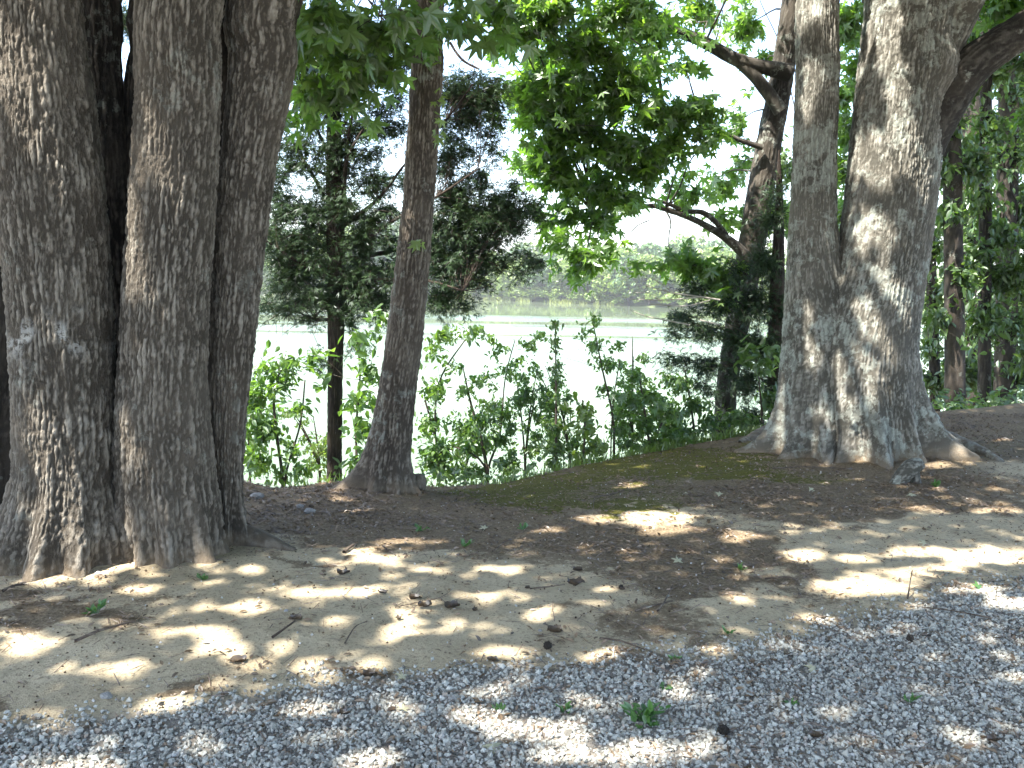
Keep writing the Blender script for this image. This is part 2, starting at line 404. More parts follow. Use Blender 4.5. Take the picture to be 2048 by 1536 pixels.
# water
def water_mat():
    m, nt, out = mat('lake_water'); g = NT(nt)
    geo = g.n('ShaderNodeNewGeometry'); pos = geo.outputs['Position']
    sx = g.n('ShaderNodeSeparateXYZ'); g.l(pos, sx.inputs[0])
    nb = g.noise(pos, 0.03, 4, 0.55, (0.12, 1.0, 1))
    wind = g.ramp(nb, [(0.44, 0.0), (0.52, 1.0)])
    edge = g.math('ADD', sx.outputs['Y'], g.math('MULTIPLY_ADD', nb, 50.0, -25.0))
    mr = g.n('ShaderNodeMapRange', interpolation_type='SMOOTHSTEP'); g.l(edge, mr.inputs[0])
    mr.inputs[1].default_value = 100.0; mr.inputs[2].default_value = 118.0; mr.inputs[3].default_value = 1.0; mr.inputs[4].default_value = 0.0
    mn = g.n('ShaderNodeMapRange', interpolation_type='SMOOTHSTEP'); g.l(sx.outputs['Y'], mn.inputs[0])
    mn.inputs[1].default_value = 45.0; mn.inputs[2].default_value = 60.0; mn.inputs[3].default_value = 1.0; mn.inputs[4].default_value = 0.0
    wind = g.math('MULTIPLY', g.math('MAXIMUM', wind, mn.outputs[0]), mr.outputs[0])
    r1 = g.noise(pos, 2.2, 3, 0.6, (0.6, 1.6, 1)); r2 = g.noise(pos, 9, 3, 0.6, (0.7, 1.4, 1))
    h = g.math('MULTIPLY', g.math('ADD', r1, g.math('MULTIPLY', r2, 0.3)), g.math('MULTIPLY_ADD', wind, 0.99, 0.012))
    p = g.n('ShaderNodeBsdfPrincipled')
    col = g.ramp(g.noise(pos, 0.05, 3), [(0.35, (0.11, 0.15, 0.08)), (0.65, (0.17, 0.205, 0.13))])
    g.l(col, p.inputs['Base Color']); p.inputs['IOR'].default_value = 1.33
    g.l(g.math('MULTIPLY_ADD', wind, 0.2, 0.02), p.inputs['Roughness'])
    p.inputs['Specular IOR Level'].default_value = 0.5
    g.l(g.bump(h, 1.0, 0.10), p.inputs['Normal']); g.l(p.outputs[0], out.inputs[0])
    return m
wv_ = np.array([[-500, 6, WATER], [260, 6, WATER], [260, 320, WATER], [-500, 320, WATER]])
lake = mesh_np('lake_water', wv_, np.array([[0, 1, 2, 3]]), water_mat())
tag(lake, 'calm bright lake water reflecting the sky', 'lake', kind='structure')

# ------------------------------------------------------------------ tubes with bark
def resample(P, R, ds):
    P = np.asarray(P, float); R = np.asarray(R, float)
    # Catmull-Rom
    k = len(P)
    if k > 2:
        t = np.linspace(0, k - 1, (k - 1) * 12 + 1)
        i = np.clip(np.floor(t).astype(int), 0, k - 2); f = (t - i)[:, None]
        p0, p1, p2, p3 = P[np.maximum(i - 1, 0)], P[i], P[i + 1], P[np.minimum(i + 2, k - 1)]
        P = 0.5 * ((2 * p1) + (-p0 + p2) * f + (2 * p0 - 5 * p1 + 4 * p2 - p3) * f ** 2 + (-p0 + 3 * p1 - 3 * p2 + p3) * f ** 3)
        R = np.interp(t, np.arange(k), R)
    L = np.concatenate([[0], np.cumsum(np.linalg.norm(np.diff(P, axis=0), axis=1))])
    if callable(ds): s = ds(L, P)
    else: s = np.linspace(0, L[-1], max(2, int(L[-1] / ds) + 1))
    return np.stack([np.interp(s, L, P[:, j]) for j in range(3)], -1), np.interp(s, L, R), s
def tube_mesh(P, R, s, n, amp=0.0, cell=0.03, lobes=(), gz=None, fh=0.35, seed=0, dense=0.0, bulge=0.05, knots=(), caps=True):
    k = len(P)
    T = np.gradient(P, axis=0); T /= np.linalg.norm(T, axis=1)[:, None]
    ref = np.array([0, -1.0, 0.0]) if abs(T[:, 2]).mean() > 0.5 else np.array([0, 0, 1.0])
    A = ref - (T @ ref)[:, None] * T; A /= np.linalg.norm(A, axis=1)[:, None]
    Bv = np.cross(T, A)
    ph = np.linspace(0, 2 * np.pi, n, endpoint=False)
    th = ph - dense * np.sin(ph)            # denser around theta = 0 (towards the camera)
    TH, SS = np.meshgrid(th, s)
    r = np.repeat(R[:, None], n, 1)
    soil = np.zeros_like(r); bark = np.full_like(r, 0.6)
    dirv = np.cos(TH)[..., None] * A[:, None] + np.sin(TH)[..., None] * Bv[:, None]
    if lobes:
        zz = P[:, 2][:, None] + 0 * TH - gz
        az = np.arctan2(dirv[..., 0], -dirv[..., 1])     # 0 = towards camera, + = right
        fl = np.exp(-np.maximum(zz, 0) / fh)
        lob = 0
        for (a, am, w) in lobes:
            dd = (az - a + np.pi) % (2 * np.pi) - np.pi
            lob = lob + am * np.exp(-(dd / w) ** 2)
        r = r * (1 + fl ** 1.4 * (0.02 + 1.75 * lob) + 0.22 * (lob - .12) * np.exp(-np.maximum(zz, 0) / (fh * 2.6)))
        soil = np.clip(.8 - zz / 0.13 + 0.35 * fbm(v3(TH * 3, SS * 8), 3, seed), 0, 1)
    if amp > 0:
        R0 = float(np.median(R))
        C = np.stack([np.cos(TH) * R0, np.sin(TH) * R0, SS], -1)
        r = r + r * bulge * fbm(C * np.array([4, 4, 1.2]) + seed, 3, seed)
        for (a, z0, rad, hh) in knots:
            az = np.arctan2(dirv[..., 0], -dirv[..., 1])
            d2 = (((az - a + np.pi) % (2 * np.pi) - np.pi) * r / rad) ** 2 + ((P[:, 2][:, None] - z0) / rad) ** 2
            r = r + hh * np.exp(-d2)
            r = r - hh * 0.25 * np.exp(-d2 * 6)
        st = np.array([1, 1, .38])
        w = C + cell * np.stack([0.55 * fbm(C * st / cell / 2.2, 2, seed + 3) + .22 * vn(C / cell * 1.3, seed + 6), 0.55 * fbm(C * st / cell / 2.2 + 9, 2, seed + 4) + .22 * vn(C / cell * 1.3 + 5, seed + 6), 0 * TH], -1)
        f1, f2, idv = worley(w / np.array([cell, cell, cell * 13]), seed)
        r1 = ss(0.02, 0.42, f2 - f1)
        brk = ss(.15, .5, vn(w / np.array([cell * 1.3, cell * 1.3, cell * 1.0]) + 17, seed + 12))
        lump2 = fbm(C / np.array([cell * .36, cell * .36, cell * .9]), 3, seed + 8)
        lump3 = fbm(C / np.array([cell * 2.5, cell * 2.5, cell * 4]), 2, seed + 10)
        fade = 1 - 0.55 * soil
        rid = r1 * (1 - .5 * brk) * (.8 + .35 * lump3)
        r = r + amp * fade * (1.2 * rid + 0.75 * lump2 - 0.6)
        bark = np.clip(rid * .75 + .08 + 0.5 * lump2, 0, 1)
    V = (P[:, None] + dirv * r[..., None]).reshape(-1, 3)
    ii = np.arange(k * n).reshape(k, n); jj = np.roll(ii, -1, 1)
    Qf = np.stack([ii[:-1], jj[:-1], jj[1:], ii[1:]], -1).reshape(-1, 4)
    return V, Qf, bark.ravel(), soil.ravel()
def bark_obj(name, V, Qf, bk, sl_, m, parent):
    return mesh_np(name, V, Qf, m, parent, smooth=True, attrs={'bark': bk, 'soil': sl_})
def edges_to_path(E, Yd):
    P, R = [], []
    for e in E:
        l, r, py = e[:3]; yy = e[3] if len(e) > 3 else Yd
        c = at((l + r) / 2, py, yy)
        d = np.linalg.norm(c - np.array([0, 0, EYE]))
        P.append(c); R.append((r - l) / 2 / F * yy * 0.99)
    return P, R
def big_trunk(name, E, Yd, parent, m, n, step, lobes, fh, amp, cell, seed, above, bulge=0.05, knots=(), gdrop=0.25, dense=0.55):
    """E: left edge, right edge, row in the photograph from top to bottom (world size = true size at its distance)"""
    P, R = edges_to_path(E[::-1], Yd)
    g = float(hgt(P[0][0], P[0][1]))
    base = np.array(P[0]); d0 = (P[0] - P[1]) / max(1e-6, abs(P[0][2] - P[1][2]))
    P = [np.array([base[0] + d0[0] * 0.2, base[1] + d0[1] * .2, g - gdrop])] + P; R = [R[0]] + R
    for (dx, dy, dz, rr) in above:
        P.append(P[-1] + np.array([dx, dy, dz])); R.append(rr)
    ztop = at(1024, -40, Yd)[2]
    def ds(L, PP):
        zf = np.interp(ztop, PP[:, 2], L) if PP[-1, 2] > ztop else L[-1]
        fine = np.arange(0, zf, step)
        co = np.arange(zf, L[-1], 0.15)
        return np.concatenate([fine, co, [L[-1]]]) if L[-1] > zf + .1 else np.concatenate([fine, [L[-1]]])
    PP, RR, s = resample(P, R, ds)
    V, Qf, bk, so_ = tube_mesh(PP, RR, s, n, amp, cell, lobes, g, fh, seed, dense, bulge, knots)
    # bury the root ends in the soil instead of letting them end in mid air
    return bark_obj(name, V, Qf, bk, so_, m, parent), PP, RR
def limb_tube(P, R, n=12, step=0.05, amp=0.0, cell=0.03, seed=0):
    PP, RR, s = resample(P, R, step)
    return tube_mesh(PP, RR, s, n, amp, cell, (), None, 0.3, seed, 0.0, 0.08)
class Acc:
    """collects tubes into one mesh"""
    def __init__(s): s.V, s.Q, s.b, s.s, s.k = [], [], [], [], 0
    def add(s, r):
        V, Qf, b, so_ = r
        s.V.append(V); s.Q.append(Qf + s.k); s.b.append(b); s.s.append(so_); s.k += len(V)
    def obj(s, name, m, parent):
        if not s.V: return None
        return bark_obj(name, np.concatenate(s.V), np.concatenate(s.Q), np.concatenate(s.b), np.concatenate(s.s), m, parent)
def thin_tubes(Pk, r0, r1, sides=3):
    """many thin twigs at once. Pk: (N,K,3) points; returns V,Q"""
    N, K, _ = Pk.shape
    T = np.gradient(Pk, axis=1); T /= np.linalg.norm(T, axis=2)[..., None] + 1e-9
    a = rng.normal(size=(N, 1, 3)); A = np.cross(a, T); A /= np.linalg.norm(A, axis=2)[..., None] + 1e-9
    B = np.cross(T, A)
    rad = r0[:, None] + (r1 - r0)[:, None] * np.linspace(0, 1, K)[None]
    th = np.arange(sides) * 2 * np.pi / sides
    V = Pk[:, :, None] + rad[..., None, None] * (np.cos(th)[None, None, :, None] * A[:, :, None] + np.sin(th)[None, None, :, None] * B[:, :, None])
    ii = np.arange(N * K * sides).reshape(N, K, sides); jj = np.roll(ii, -1, 2)
    Qf = np.stack([ii[:, :-1], jj[:, :-1], jj[:, 1:], ii[:, 1:]], -1).reshape(-1, 4)
    return V.reshape(-1, 3), Qf

# ------------------------------------------------------------------ leaf templates
def star_leaf():
    tips = [(90, 1.0), (38, 0.92), (-18, 0.66), (142, 0.92), (198, 0.66)]
    ang = [(-18, .66), (8, .36), (38, .92), (52, .66), (64, .36), (80, .62), (90, 1.0), (100, .62), (116, .36), (128, .66), (142, .92), (172, .36), (198, .66), (232, .26), (270, .1), (308, .26)]
    pts = [(0, 0.05, 0.0)]
    for a, r in ang:
        x, y = r * math.cos(math.radians(a)), r * math.sin(math.radians(a))
        pts.append((x, y + .05, -0.28 * (x * x + 0.6 * y * y)))
    n = len(ang)
    return np.array(pts), np.array([(0, 1 + k, 1 + (k + 1) % n) for k in range(n)])
def oval_leaf():
    pts = np.array([(0, -.5, 0), (.26, -.15, .06), (.2, .25, .05), (0, .62, -.06), (-.2, .25, .05), (-.26, -.15, .06)])
    return pts, np.array([(0, 1, 2), (0, 2, 3), (0, 3, 4), (0, 4, 5)])
def quad_leaf():
    pts = np.array([(0, -.6, 0), (.42, 0, .12), (0, .65, 0), (-.42, 0, .12)])
    return pts, np.array([(0, 1, 2), (0, 2, 3)])
def cedar_spray():
    V, T = [], []
    for k, (a, l) in enumerate([(0, 1.0), (30, .8), (-26, .8), (52, .55), (-50, .55)]):
        a = math.radians(a); zl = (k % 3 - 1) * 0.12
        d = np.array([math.sin(a), math.cos(a), zl]); p = np.array([math.cos(a), -math.sin(a), 0.3]) * 0.045
        b = np.array([0, 0.1 * k, 0]); q = len(V); p = p * 1.0
        V += [b - p * .3, b + d * l * .45 + p * 1.5, b + d * l * 1.0 - p * .3]
        T += [(q, q + 1, q + 2)]
    return np.array(V), np.array(T)
STAR, OVAL, QUAD, SPRAY = star_leaf(), oval_leaf(), quad_leaf(), cedar_spray()

# ------------------------------------------------------------------ growing foliage
def blob_world(b, Yd):
    """(px, py, rx, ry, density[, Y[, depth radius]]) -> centre, radii in metres"""
    px, py, rx, ry = b[:4]
    yy = b[5] if len(b) > 5 else Yd
    c = at(px, py, yy); k = yy / F
    rd = b[6] if len(b) > 6 else max(0.5, 0.75 * (rx + ry) / 2 * k)
    return c, np.array([rx * k, rd, ry * k])
def foliage(blobs, Yd, leaf, size, cover, anchor, acc_l, twigs, droop=0.25, up=(0, 0, 1), spread=0.8, per=7, tw=0.0035, limb=0.012, drop_dir=True, keep=None):
    """limbs from the anchor path to every blob, twigs through the blob, leaves along the twigs. Appends to lists; returns leaf arrays"""
    LP, LR, LS = [], [], []
    tv, tf = leaf
    area = 0.42 if leaf is STAR else (0.30 if leaf is OVAL else (0.32 if leaf is SPRAY else .5))
    AP = np.asarray(anchor)
    for b in blobs:
        c, r = blob_world(b, Yd)
        dens = b[4]
        pa = math.pi * r[0] * r[2]
        nleaf = int(cover * dens * pa / (area * size * size)) + 4
        ntw = max(2, nleaf // per)
        j = np.argmin(((AP - (c + np.array([0, 0, -0.35 * abs(c[0] - AP[:, 0].mean())]))) ** 2).sum(1))
        a0 = AP[j]
        mid = (a0 + c) / 2 + np.array([0, 0, 0.08 * np.linalg.norm(c - a0)]) + rng.normal(size=3) * 0.05
        if limb > 0:
            rr = limb * (0.6 + 0.5 * np.sqrt(pa))
            acc_l.add(limb_tube([a0, (a0 + mid) / 2 + rng.normal(size=3) * .04, mid, (mid + c) / 2 + rng.normal(size=3) * .04, c], [rr * 1.6, rr * 1.35, rr * 1.1, rr * .8, rr * .5], 6, 0.12))
        u = rng.normal(size=(ntw, 3)); u /= np.linalg.norm(u, axis=1)[:, None]
        e = c + u * r * np.minimum(np.abs(rng.normal(size=(ntw, 1))) * .55 + .25 * rng.random((ntw, 1)), 1.5)
        st = c + (e - c) * rng.uniform(0.05, 0.5, (ntw, 1)) + rng.normal(size=(ntw, 3)) * r * 0.12
        # pull twig starts towards the limb
        K = 3; t = np.linspace(0, 1, K)[None, :, None]
        Pk = st[:, None] * (1 - t) + e[:, None] * t
        Pk[:, 1:, 2] -= droop * (np.linspace(0, 1, K)[1:] ** 2)[None] * np.linalg.norm(e - st, axis=1)[:, None]
        twigs.append((Pk, np.full(ntw, tw), np.full(ntw, tw * .4)))
        n = ntw * per
        ti = np.repeat(np.arange(ntw), per); tt = rng.uniform(0.1, 1.05, n)
        k0 = np.clip((tt * (K - 1)).astype(int), 0, K - 2); f = (tt * (K - 1) - k0)[:, None]
        pos = Pk[ti, k0] * (1 - f) + Pk[ti, k0 + 1] * f
        dirv = Pk[ti, k0 + 1] - Pk[ti, k0]; dirv /= np.linalg.norm(dirv, axis=1)[:, None] + 1e-9
        sz = size * rng.uniform(0.6, 1.25, n)
        pos = pos + rng.normal(size=(n, 3)) * size * 0.45
        if leaf is SPRAY:
            Rf = frames_dir(dirv + np.array([0, 0, -0.25]), np.tile([0, 0, 1.0], (n, 1)), 0.45)
        else:
            yd = dirv * 0.6 + np.array([0, 0, -0.55]) + rng.normal(size=(n, 3)) * 0.4
            Rf = frames_dir(yd, np.tile(np.array(up, float), (n, 1)), spread * 0.6)
        if keep is not None:
            kk = keep(pos); pos, Rf, sz = pos[kk], Rf[kk], sz[kk]
        LP.append(pos); LR.append(Rf); LS.append(sz)
    return np.concatenate(LP), np.concatenate(LR), np.concatenate(LS)
def twig_obj(twigs, parent, m=B_TWIG, name='twigs'):
    V, Q_, k = [], [], 0
    for Pk, a, b in twigs:
        v, q = thin_tubes(Pk, a, b); V.append(v); Q_.append(q + k); k += len(v)
    o = mesh_np(name, np.concatenate(V), np.concatenate(Q_), m, parent, smooth=True)
    return tag(o, kind='stuff')
def leaf_obj(name, LP, LR, LS, leaf, m, parent):
    V, T = instance_mesh(LP, LR, LS, *leaf)
    o = mesh_np(name, V, T, m, parent)
    return tag(o, kind='stuff')

# ------------------------------------------------------------------ sun flecks: gaps in the overhead crowns
# gaps are cut into the unseen crowns to steer sunlight; every entry: pixel ellipse on the ground
FLECK = [(740, 1115, 62, 17), (650, 1186, 118, 15), (470, 1216, 60, 11), (375, 1262, 80, 17), (440, 1288, 55, 15), (55, 1285, 78, 28), (905, 1249, 56, 13), (992, 1306, 52, 14), (745, 1321, 46, 13),
         (800, 1242, 24, 9), (660, 1243, 32, 7), (785, 1272, 22, 11), (560, 1292, 55, 8), (620, 1330, 55, 8), (520, 1330, 30, 8), (960, 1193, 60, 7), (1320, 1046, 92, 23), (1200, 1040, 45, 12), (1482, 1073, 42, 13),
         (1590, 1112, 52, 9), (1725, 1168, 115, 24), (1480, 1195, 50, 10), (1690, 1118, 70, 9), (1850, 1103, 75, 13), (1980, 1112, 85, 28), (1850, 1140, 120, 8), (1640, 1240, 40, 7), (1432, 1305, 32, 8), (1190, 1312, 30, 9),
         (1130, 1465, 80, 24), (1190, 1515, 130, 26), (800, 1412, 36, 10), (700, 1530, 60, 10), (120, 1545, 90, 12), (2010, 1205, 60, 10), (1960, 1180, 50, 9), (290, 1137, 30, 16), (185, 1150, 18, 22), (95, 1163, 30, 8),
         (422, 1128, 20, 12), (500, 1140, 30, 5), (1275, 970, 42, 8), (1120, 1002, 34, 6), (1300, 992, 22, 8), (1590, 895, 40, 6), (1890, 927, 55, 9), (1980, 876, 45, 7), (1880, 868, 30, 6), (1990, 1020, 60, 8),
         (860, 992, 30, 5), (640, 967, 40, 6), (1000, 1140, 40, 6), (850, 1140, 40, 5), (280, 1180, 60, 5), (140, 1335, 40, 6), (250, 1335, 40, 7), (330, 1410, 60, 7), (1400, 1420, 0, 0), (1650, 965, 0, 0), (1840, 1015, 40, 5),
         (1150, 960, 30, 4), (1420, 915, 60, 4), (940, 1230, 0, 0), (1060, 1230, 30, 5), (1150, 1400, 25, 6), (950, 1440, 30, 6), (1330, 1500, 50, 9), (600, 1420, 30, 5), (400, 1500, 30, 6)]
# patches of sunlight on the trunks: px, py, depth, radius in m
TFLECK = [(1600, 690, 8.0, .16), (1600, 760, 8.0, .17), (1590, 830, 8.0, .18), (1640, 20, 8.1, .22), (1640, 90, 8.1, .14), (1660, 240, 8.1, .06), (1650, 330, 8.1, .06), (1790, 560, 7.9, .16), (1740, 600, 7.9, .12), (1790, 460, 7.9, .12),
          (1800, 780, 7.8, .18), (1860, 850, 7.7, .2), (1890, 890, 7.6, .16), (1740, 830, 7.7, .13), (1700, 870, 7.6, .12), (1820, 700, 7.8, .1), (1780, 90, 7.9, .10), (1790, 170, 7.9, .10), (1740, 60, 7.9, .07),
          (850, 80, 6.7, .09), (845, 150, 6.7, .08), (835, 230, 6.7, .06), (850, 400, 6.6, .08), (845, 490, 6.6, .1), (850, 560, 6.6, .06), (100, 270, 4.4, .10), (90, 180, 4.4, .06), (60, 830, 4.3, .05), (60, 900, 4.3, .05),
          (70, 660, 4.3, .04), (275, 240, 4.4, .04), (130, 1060, 4.3, .06), (70, 1060, 4.3, .05), (1880, 470, 8, .06), (1460, 780, 10.5, .15), (1460, 720, 10.5, .1), (570, 80, 4.6, .05), (430, 430, 4.6, .03)]
_SH = S[:2] / S[2]
def sun_ground(P): return P[..., :2] - _SH * P[..., 2:3]
_fl = []
for (px, py, rx, ry) in FLECK:
    if rx == 0: continue
    c = ghit(px, py); a = ghit(px + rx, py); b = ghit(px, py + ry * (1 if py < 1450 else -1))
    c2, a2, b2 = sun_ground(c), sun_ground(a), sun_ground(b)
    A = np.stack([(a2 - c2), (b2 - c2)], 1)
    # never narrower than 9 cm
    for q in (0, 1):
        L = np.linalg.norm(A[:, q]); A[:, q] *= max(L, 0.085) / L
    _fl.append((c2, np.linalg.inv(A)))
for (px, py, yy, r) in TFLECK:
    c2 = sun_ground(at(px, py, yy)); _fl.append((c2, np.eye(2) / (r + .07)))
def in_fleck(P, grow=1.0):
    g2 = sun_ground(np.asarray(P)); r = np.zeros(len(g2), bool)
    wob = 0.42 * fbm(v3(g2[:, 0] * 9, g2[:, 1] * 9), 3, 77); rn = rng.random(len(g2))
    for c, Ai in _fl:
        d = (g2 - c) @ Ai.T
        q = np.sqrt((d ** 2).sum(1)) / ((1.08 + wob) * grow); r |= (q < 1) & ((q < .62) | (rn > .16))
    return r
def keep_sun(P): return ~in_fleck(P)

# ------------------------------------------------------------------ the big trees
PI = math.pi
# left clump
gL = at(260, 1120, 4.7); gL[2] = hgt(gL[0], gL[1])
oakL = empty('oak_tree', gL, 'huge multi-stemmed oak with deeply furrowed grey bark filling the left side', 'tree')
_, PA, RA = big_trunk('trunk', [(-22, 150, -30), (-15, 180, 200), (5, 205, 420), (25, 222, 620), (35, 228, 800), (38, 235, 950), (20, 250, 1050), (15, 245, 1105)], 4.62, oakL, B_OAK, 210, 0.0100,
    [(-1.2, .30, .28), (-.45, .22, .2), (.1, .34, .18), (.62, .3, .2), (1.3, .25, .3), (3, .2, .6)], 0.24, 0.0115, 0.023, 1, [(0.1, 0, 1.5, .24), (.3, -.3, 2, .2), (.3, -.4, 2.5, .12)], 0.05)
_, PB, RB = big_trunk('trunk', [(288, 442, -30), (278, 436, 200), (262, 425, 420), (248, 415, 600), (240, 412, 750), (235, 425, 900), (245, 435, 1020), (262, 430, 1092)], 4.72, oakL, B_OAK, 190, 0.0100,
    [(-.9, .34, .22), (-.3, .2, .18), (.3, .3, .2), (.95, .34, .22), (1.7, .2, .3)], 0.26, 0.011, 0.022, 22, [(0.2, 0.3, 1.5, .2), (.5, .6, 2, .16), (.3, .6, 2.5, .1)], 0.06, [(-.35, .75, .08, .03)])
_, PC, RC = big_trunk('trunk', [(470, 606, -30), (462, 590, 120), (445, 556, 300), (428, 530, 480), (420, 512, 650), (415, 495, 800), (418, 482, 950), (420, 480, 1060)], 5.0, oakL, B_OAK, 170, 0.0095,
    [(-.5, .2, .22), (.35, .42, .25), (1.1, .75, .25), (1.8, .4, .3)], 0.26, 0.0105, 0.022, 43, [(.5, .2, 1.5, .2), (.8, .2, 2, .16), (.8, .3, 2.5, .1)], 0.05)
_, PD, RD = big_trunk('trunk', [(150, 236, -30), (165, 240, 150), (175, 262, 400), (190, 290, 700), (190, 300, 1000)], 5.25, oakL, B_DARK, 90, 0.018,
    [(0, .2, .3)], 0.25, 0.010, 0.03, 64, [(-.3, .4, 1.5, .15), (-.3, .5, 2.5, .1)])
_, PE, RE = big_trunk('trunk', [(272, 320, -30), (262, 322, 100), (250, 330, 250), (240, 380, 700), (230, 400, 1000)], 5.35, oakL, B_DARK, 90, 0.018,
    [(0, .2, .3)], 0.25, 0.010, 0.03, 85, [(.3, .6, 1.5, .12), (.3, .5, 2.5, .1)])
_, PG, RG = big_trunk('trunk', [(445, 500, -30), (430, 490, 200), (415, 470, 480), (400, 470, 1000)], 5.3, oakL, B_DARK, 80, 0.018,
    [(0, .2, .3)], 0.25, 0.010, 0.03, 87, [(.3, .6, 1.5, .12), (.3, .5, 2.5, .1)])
_tA = [c for c in oakL.children][0]
_v = np.empty(len(_tA.data.vertices) * 3, np.float32); _tA.data.vertices.foreach_get('co', _v); _v = _v.reshape(-1, 3) + np.array(gL)
_qx, _qy = project(_v)
_pl = np.exp(-((_qy - 672 + .06 * (_qx - 100)) / 36) ** 2) * (ss(.0, .3, vn(v3(_v[:, 0] * 17, _v[:, 1] * 3, _v[:, 2] * 9), 3)))
_at = _tA.data.attributes.new('pale', 'FLOAT', 'POINT'); _at.data.foreach_set('value', _pl.astype(np.float32))
# dark tree at the very left edge
gE = at(-30, 1010, 5.5); gE[2] = hgt(gE[0], gE[1])
oakE = empty('oak_tree', gE, 'dark shaded trunk cut off by the left edge behind the multi-stemmed oak', 'tree')
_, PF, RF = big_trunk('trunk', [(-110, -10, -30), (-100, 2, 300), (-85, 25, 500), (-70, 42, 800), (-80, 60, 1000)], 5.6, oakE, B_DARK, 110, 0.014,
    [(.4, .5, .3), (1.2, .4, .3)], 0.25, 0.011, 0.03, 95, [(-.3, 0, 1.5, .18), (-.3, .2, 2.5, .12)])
# middle leaning tree
gM = at(775, 968, 6.8); gM[2] = hgt(gM[0], gM[1])
midT = empty('leaning_tree', gM, 'slim leaning tree with brown furrowed bark standing mid-bank at the lip', 'tree')
_, PM, RM = big_trunk('trunk', [(834, 893, -30), (824, 886, 120), (816, 878, 260), (806, 868, 400), (790, 858, 540), (772, 845, 680), (755, 830, 800), (738, 822, 890), (728, 822, 945)], 6.8, midT, B_MID, 116, 0.015,
    [(-1.35, .75, .3), (-.4, .25, .25), (.5, .3, .25), (1.25, .35, .3)], 0.17, 0.010, 0.021, 107, [(.3, -.1, 1.5, .11), (.2, -.3, 2, .09), (0, -.3, 2, .05)], 0.06)
# right double tree
gR = at(1710, 890, 8.0); gR[2] = hgt(gR[0], gR[1])
oakR = empty('twin_stemmed_oak', gR, 'large twin-stemmed oak with lichen patches and spreading roots on the right mound', 'tree')
_, PR1, RR1 = big_trunk('trunk', [(1598, 1678, -30), (1594, 1677, 150), (1588, 1672, 300), (1580, 1672, 450), (1573, 1690, 560), (1568, 1716, 640), (1564, 1740, 720), (1560, 1750, 820), (1562, 1750, 890)], 8.12, oakR, B_RIGHT, 150, 0.0145,
    [(-1.7, .5, .22), (-1.0, .3, .16), (-.35, .34, .14), (.3, .2, .18)], 0.24, 0.010, 0.022, 117, [(0.1, 0, 1.5, .15), (.1, -.3, 2, .12), (0, -.3, 2, .08)], 0.05, [(-.3, 3.75, .09, .03)])
_, PR2, RR2 = big_trunk('trunk', [(1738, 1905, -30), (1730, 1898, 80), (1716, 1885, 200), (1704, 1875, 320), (1690, 1862, 440), (1668, 1845, 560), (1645, 1834, 640), (1622, 1832, 720), (1620, 1834, 790), (1630, 1838, 860)], 8.0, oakR, B_RIGHT, 200, 0.0135,
    [(-.75, .26, .14), (-.15, .36, .13), (.45, .2, .14), (1.0, .5, .17), (1.6, .55, .25)], 0.30, 0.012, 0.024, 137, [(-0.1, 0, 1.5, .3), (-.2, -.3, 2, .22), (0, -.3, 2, .12)], 0.06, [(.75, 3.35, .16, .10), (-.5, .45, .13, .06)])
# its two limbs up to the right
def px_path(pts, Yd):
    return [at(p[0], p[1], p[3] if len(p) > 3 else Yd) for p in pts], [p[2] / 2 / F * (p[3] if len(p) > 3 else Yd) for p in pts]
for pts in ([(1820, 330, 100, 8.0), (1880, 215, 92, 7.9), (1945, 130, 78, 7.8), (2060, 50, 66, 7.7), (2250, -90, 50, 7.5)],
            [(1840, 190, 110, 8.0), (1885, 90, 80, 7.9), (1930, 10, 66, 7.8), (1990, -90, 50, 7.7), (2100, -250, 40, 7.5)]):
    P_, R_ = px_path(pts, 8); V, Qf, bk, so_ = limb_tube(P_, R_, 60, 0.02, 0.008, 0.026, 150 + int(pts[0][0]))
    bark_obj('limb', V, Qf, bk, so_, B_MAPLE if pts[0][0] == 1820 else B_RIGHT, oakR)
# surface roots
def root(parent, pts, m, nm='root', n=16, step=.03):
    P_ = []; R_ = []
    for (px, py, w, lift) in pts:
        g = ghit(px, py); g[2] += lift; P_.append(g); R_.append(w)
    V, Qf, bk, so_ = limb_tube(P_, R_, n, step, 0.006, 0.024, int(pts[0][0]))
    so_ = np.full_like(so_, .45)
    return bark_obj(nm, V, Qf, bk, so_, m, parent)
#root(midT, [(775, 964, .07, .0), (720, 968, .05, -.02), (680, 968, .045, -.015), (640, 970, .045, -.01), (600, 976, .04, -.02), (560, 990, .03, -.05)], B_MID)
root(midT, [(790, 970, .06, -.01), (850, 985, .04, -.025), (900, 1000, .02, -.03)], B_MID)
root(oakR, [(1640, 880, .13, .02), (1700, 900, .09, .0), (1760, 915, .06, -.03)], B_RIGHT)
root(oakR, [(1850, 880, .14, .03), (1900, 890, .10, .02), (1960, 905, .06, .0), (2010, 925, .04, -.04)], B_RIGHT)
root(oakR, [(1580, 865, .10, .02), (1530, 868, .08, .01), (1480, 885, .04, -.02)], B_RIGHT)
root(oakL, [(470, 1080, .10, .02), (530, 1090, .07, .0), (590, 1102, .04, -.03)], B_OAK)
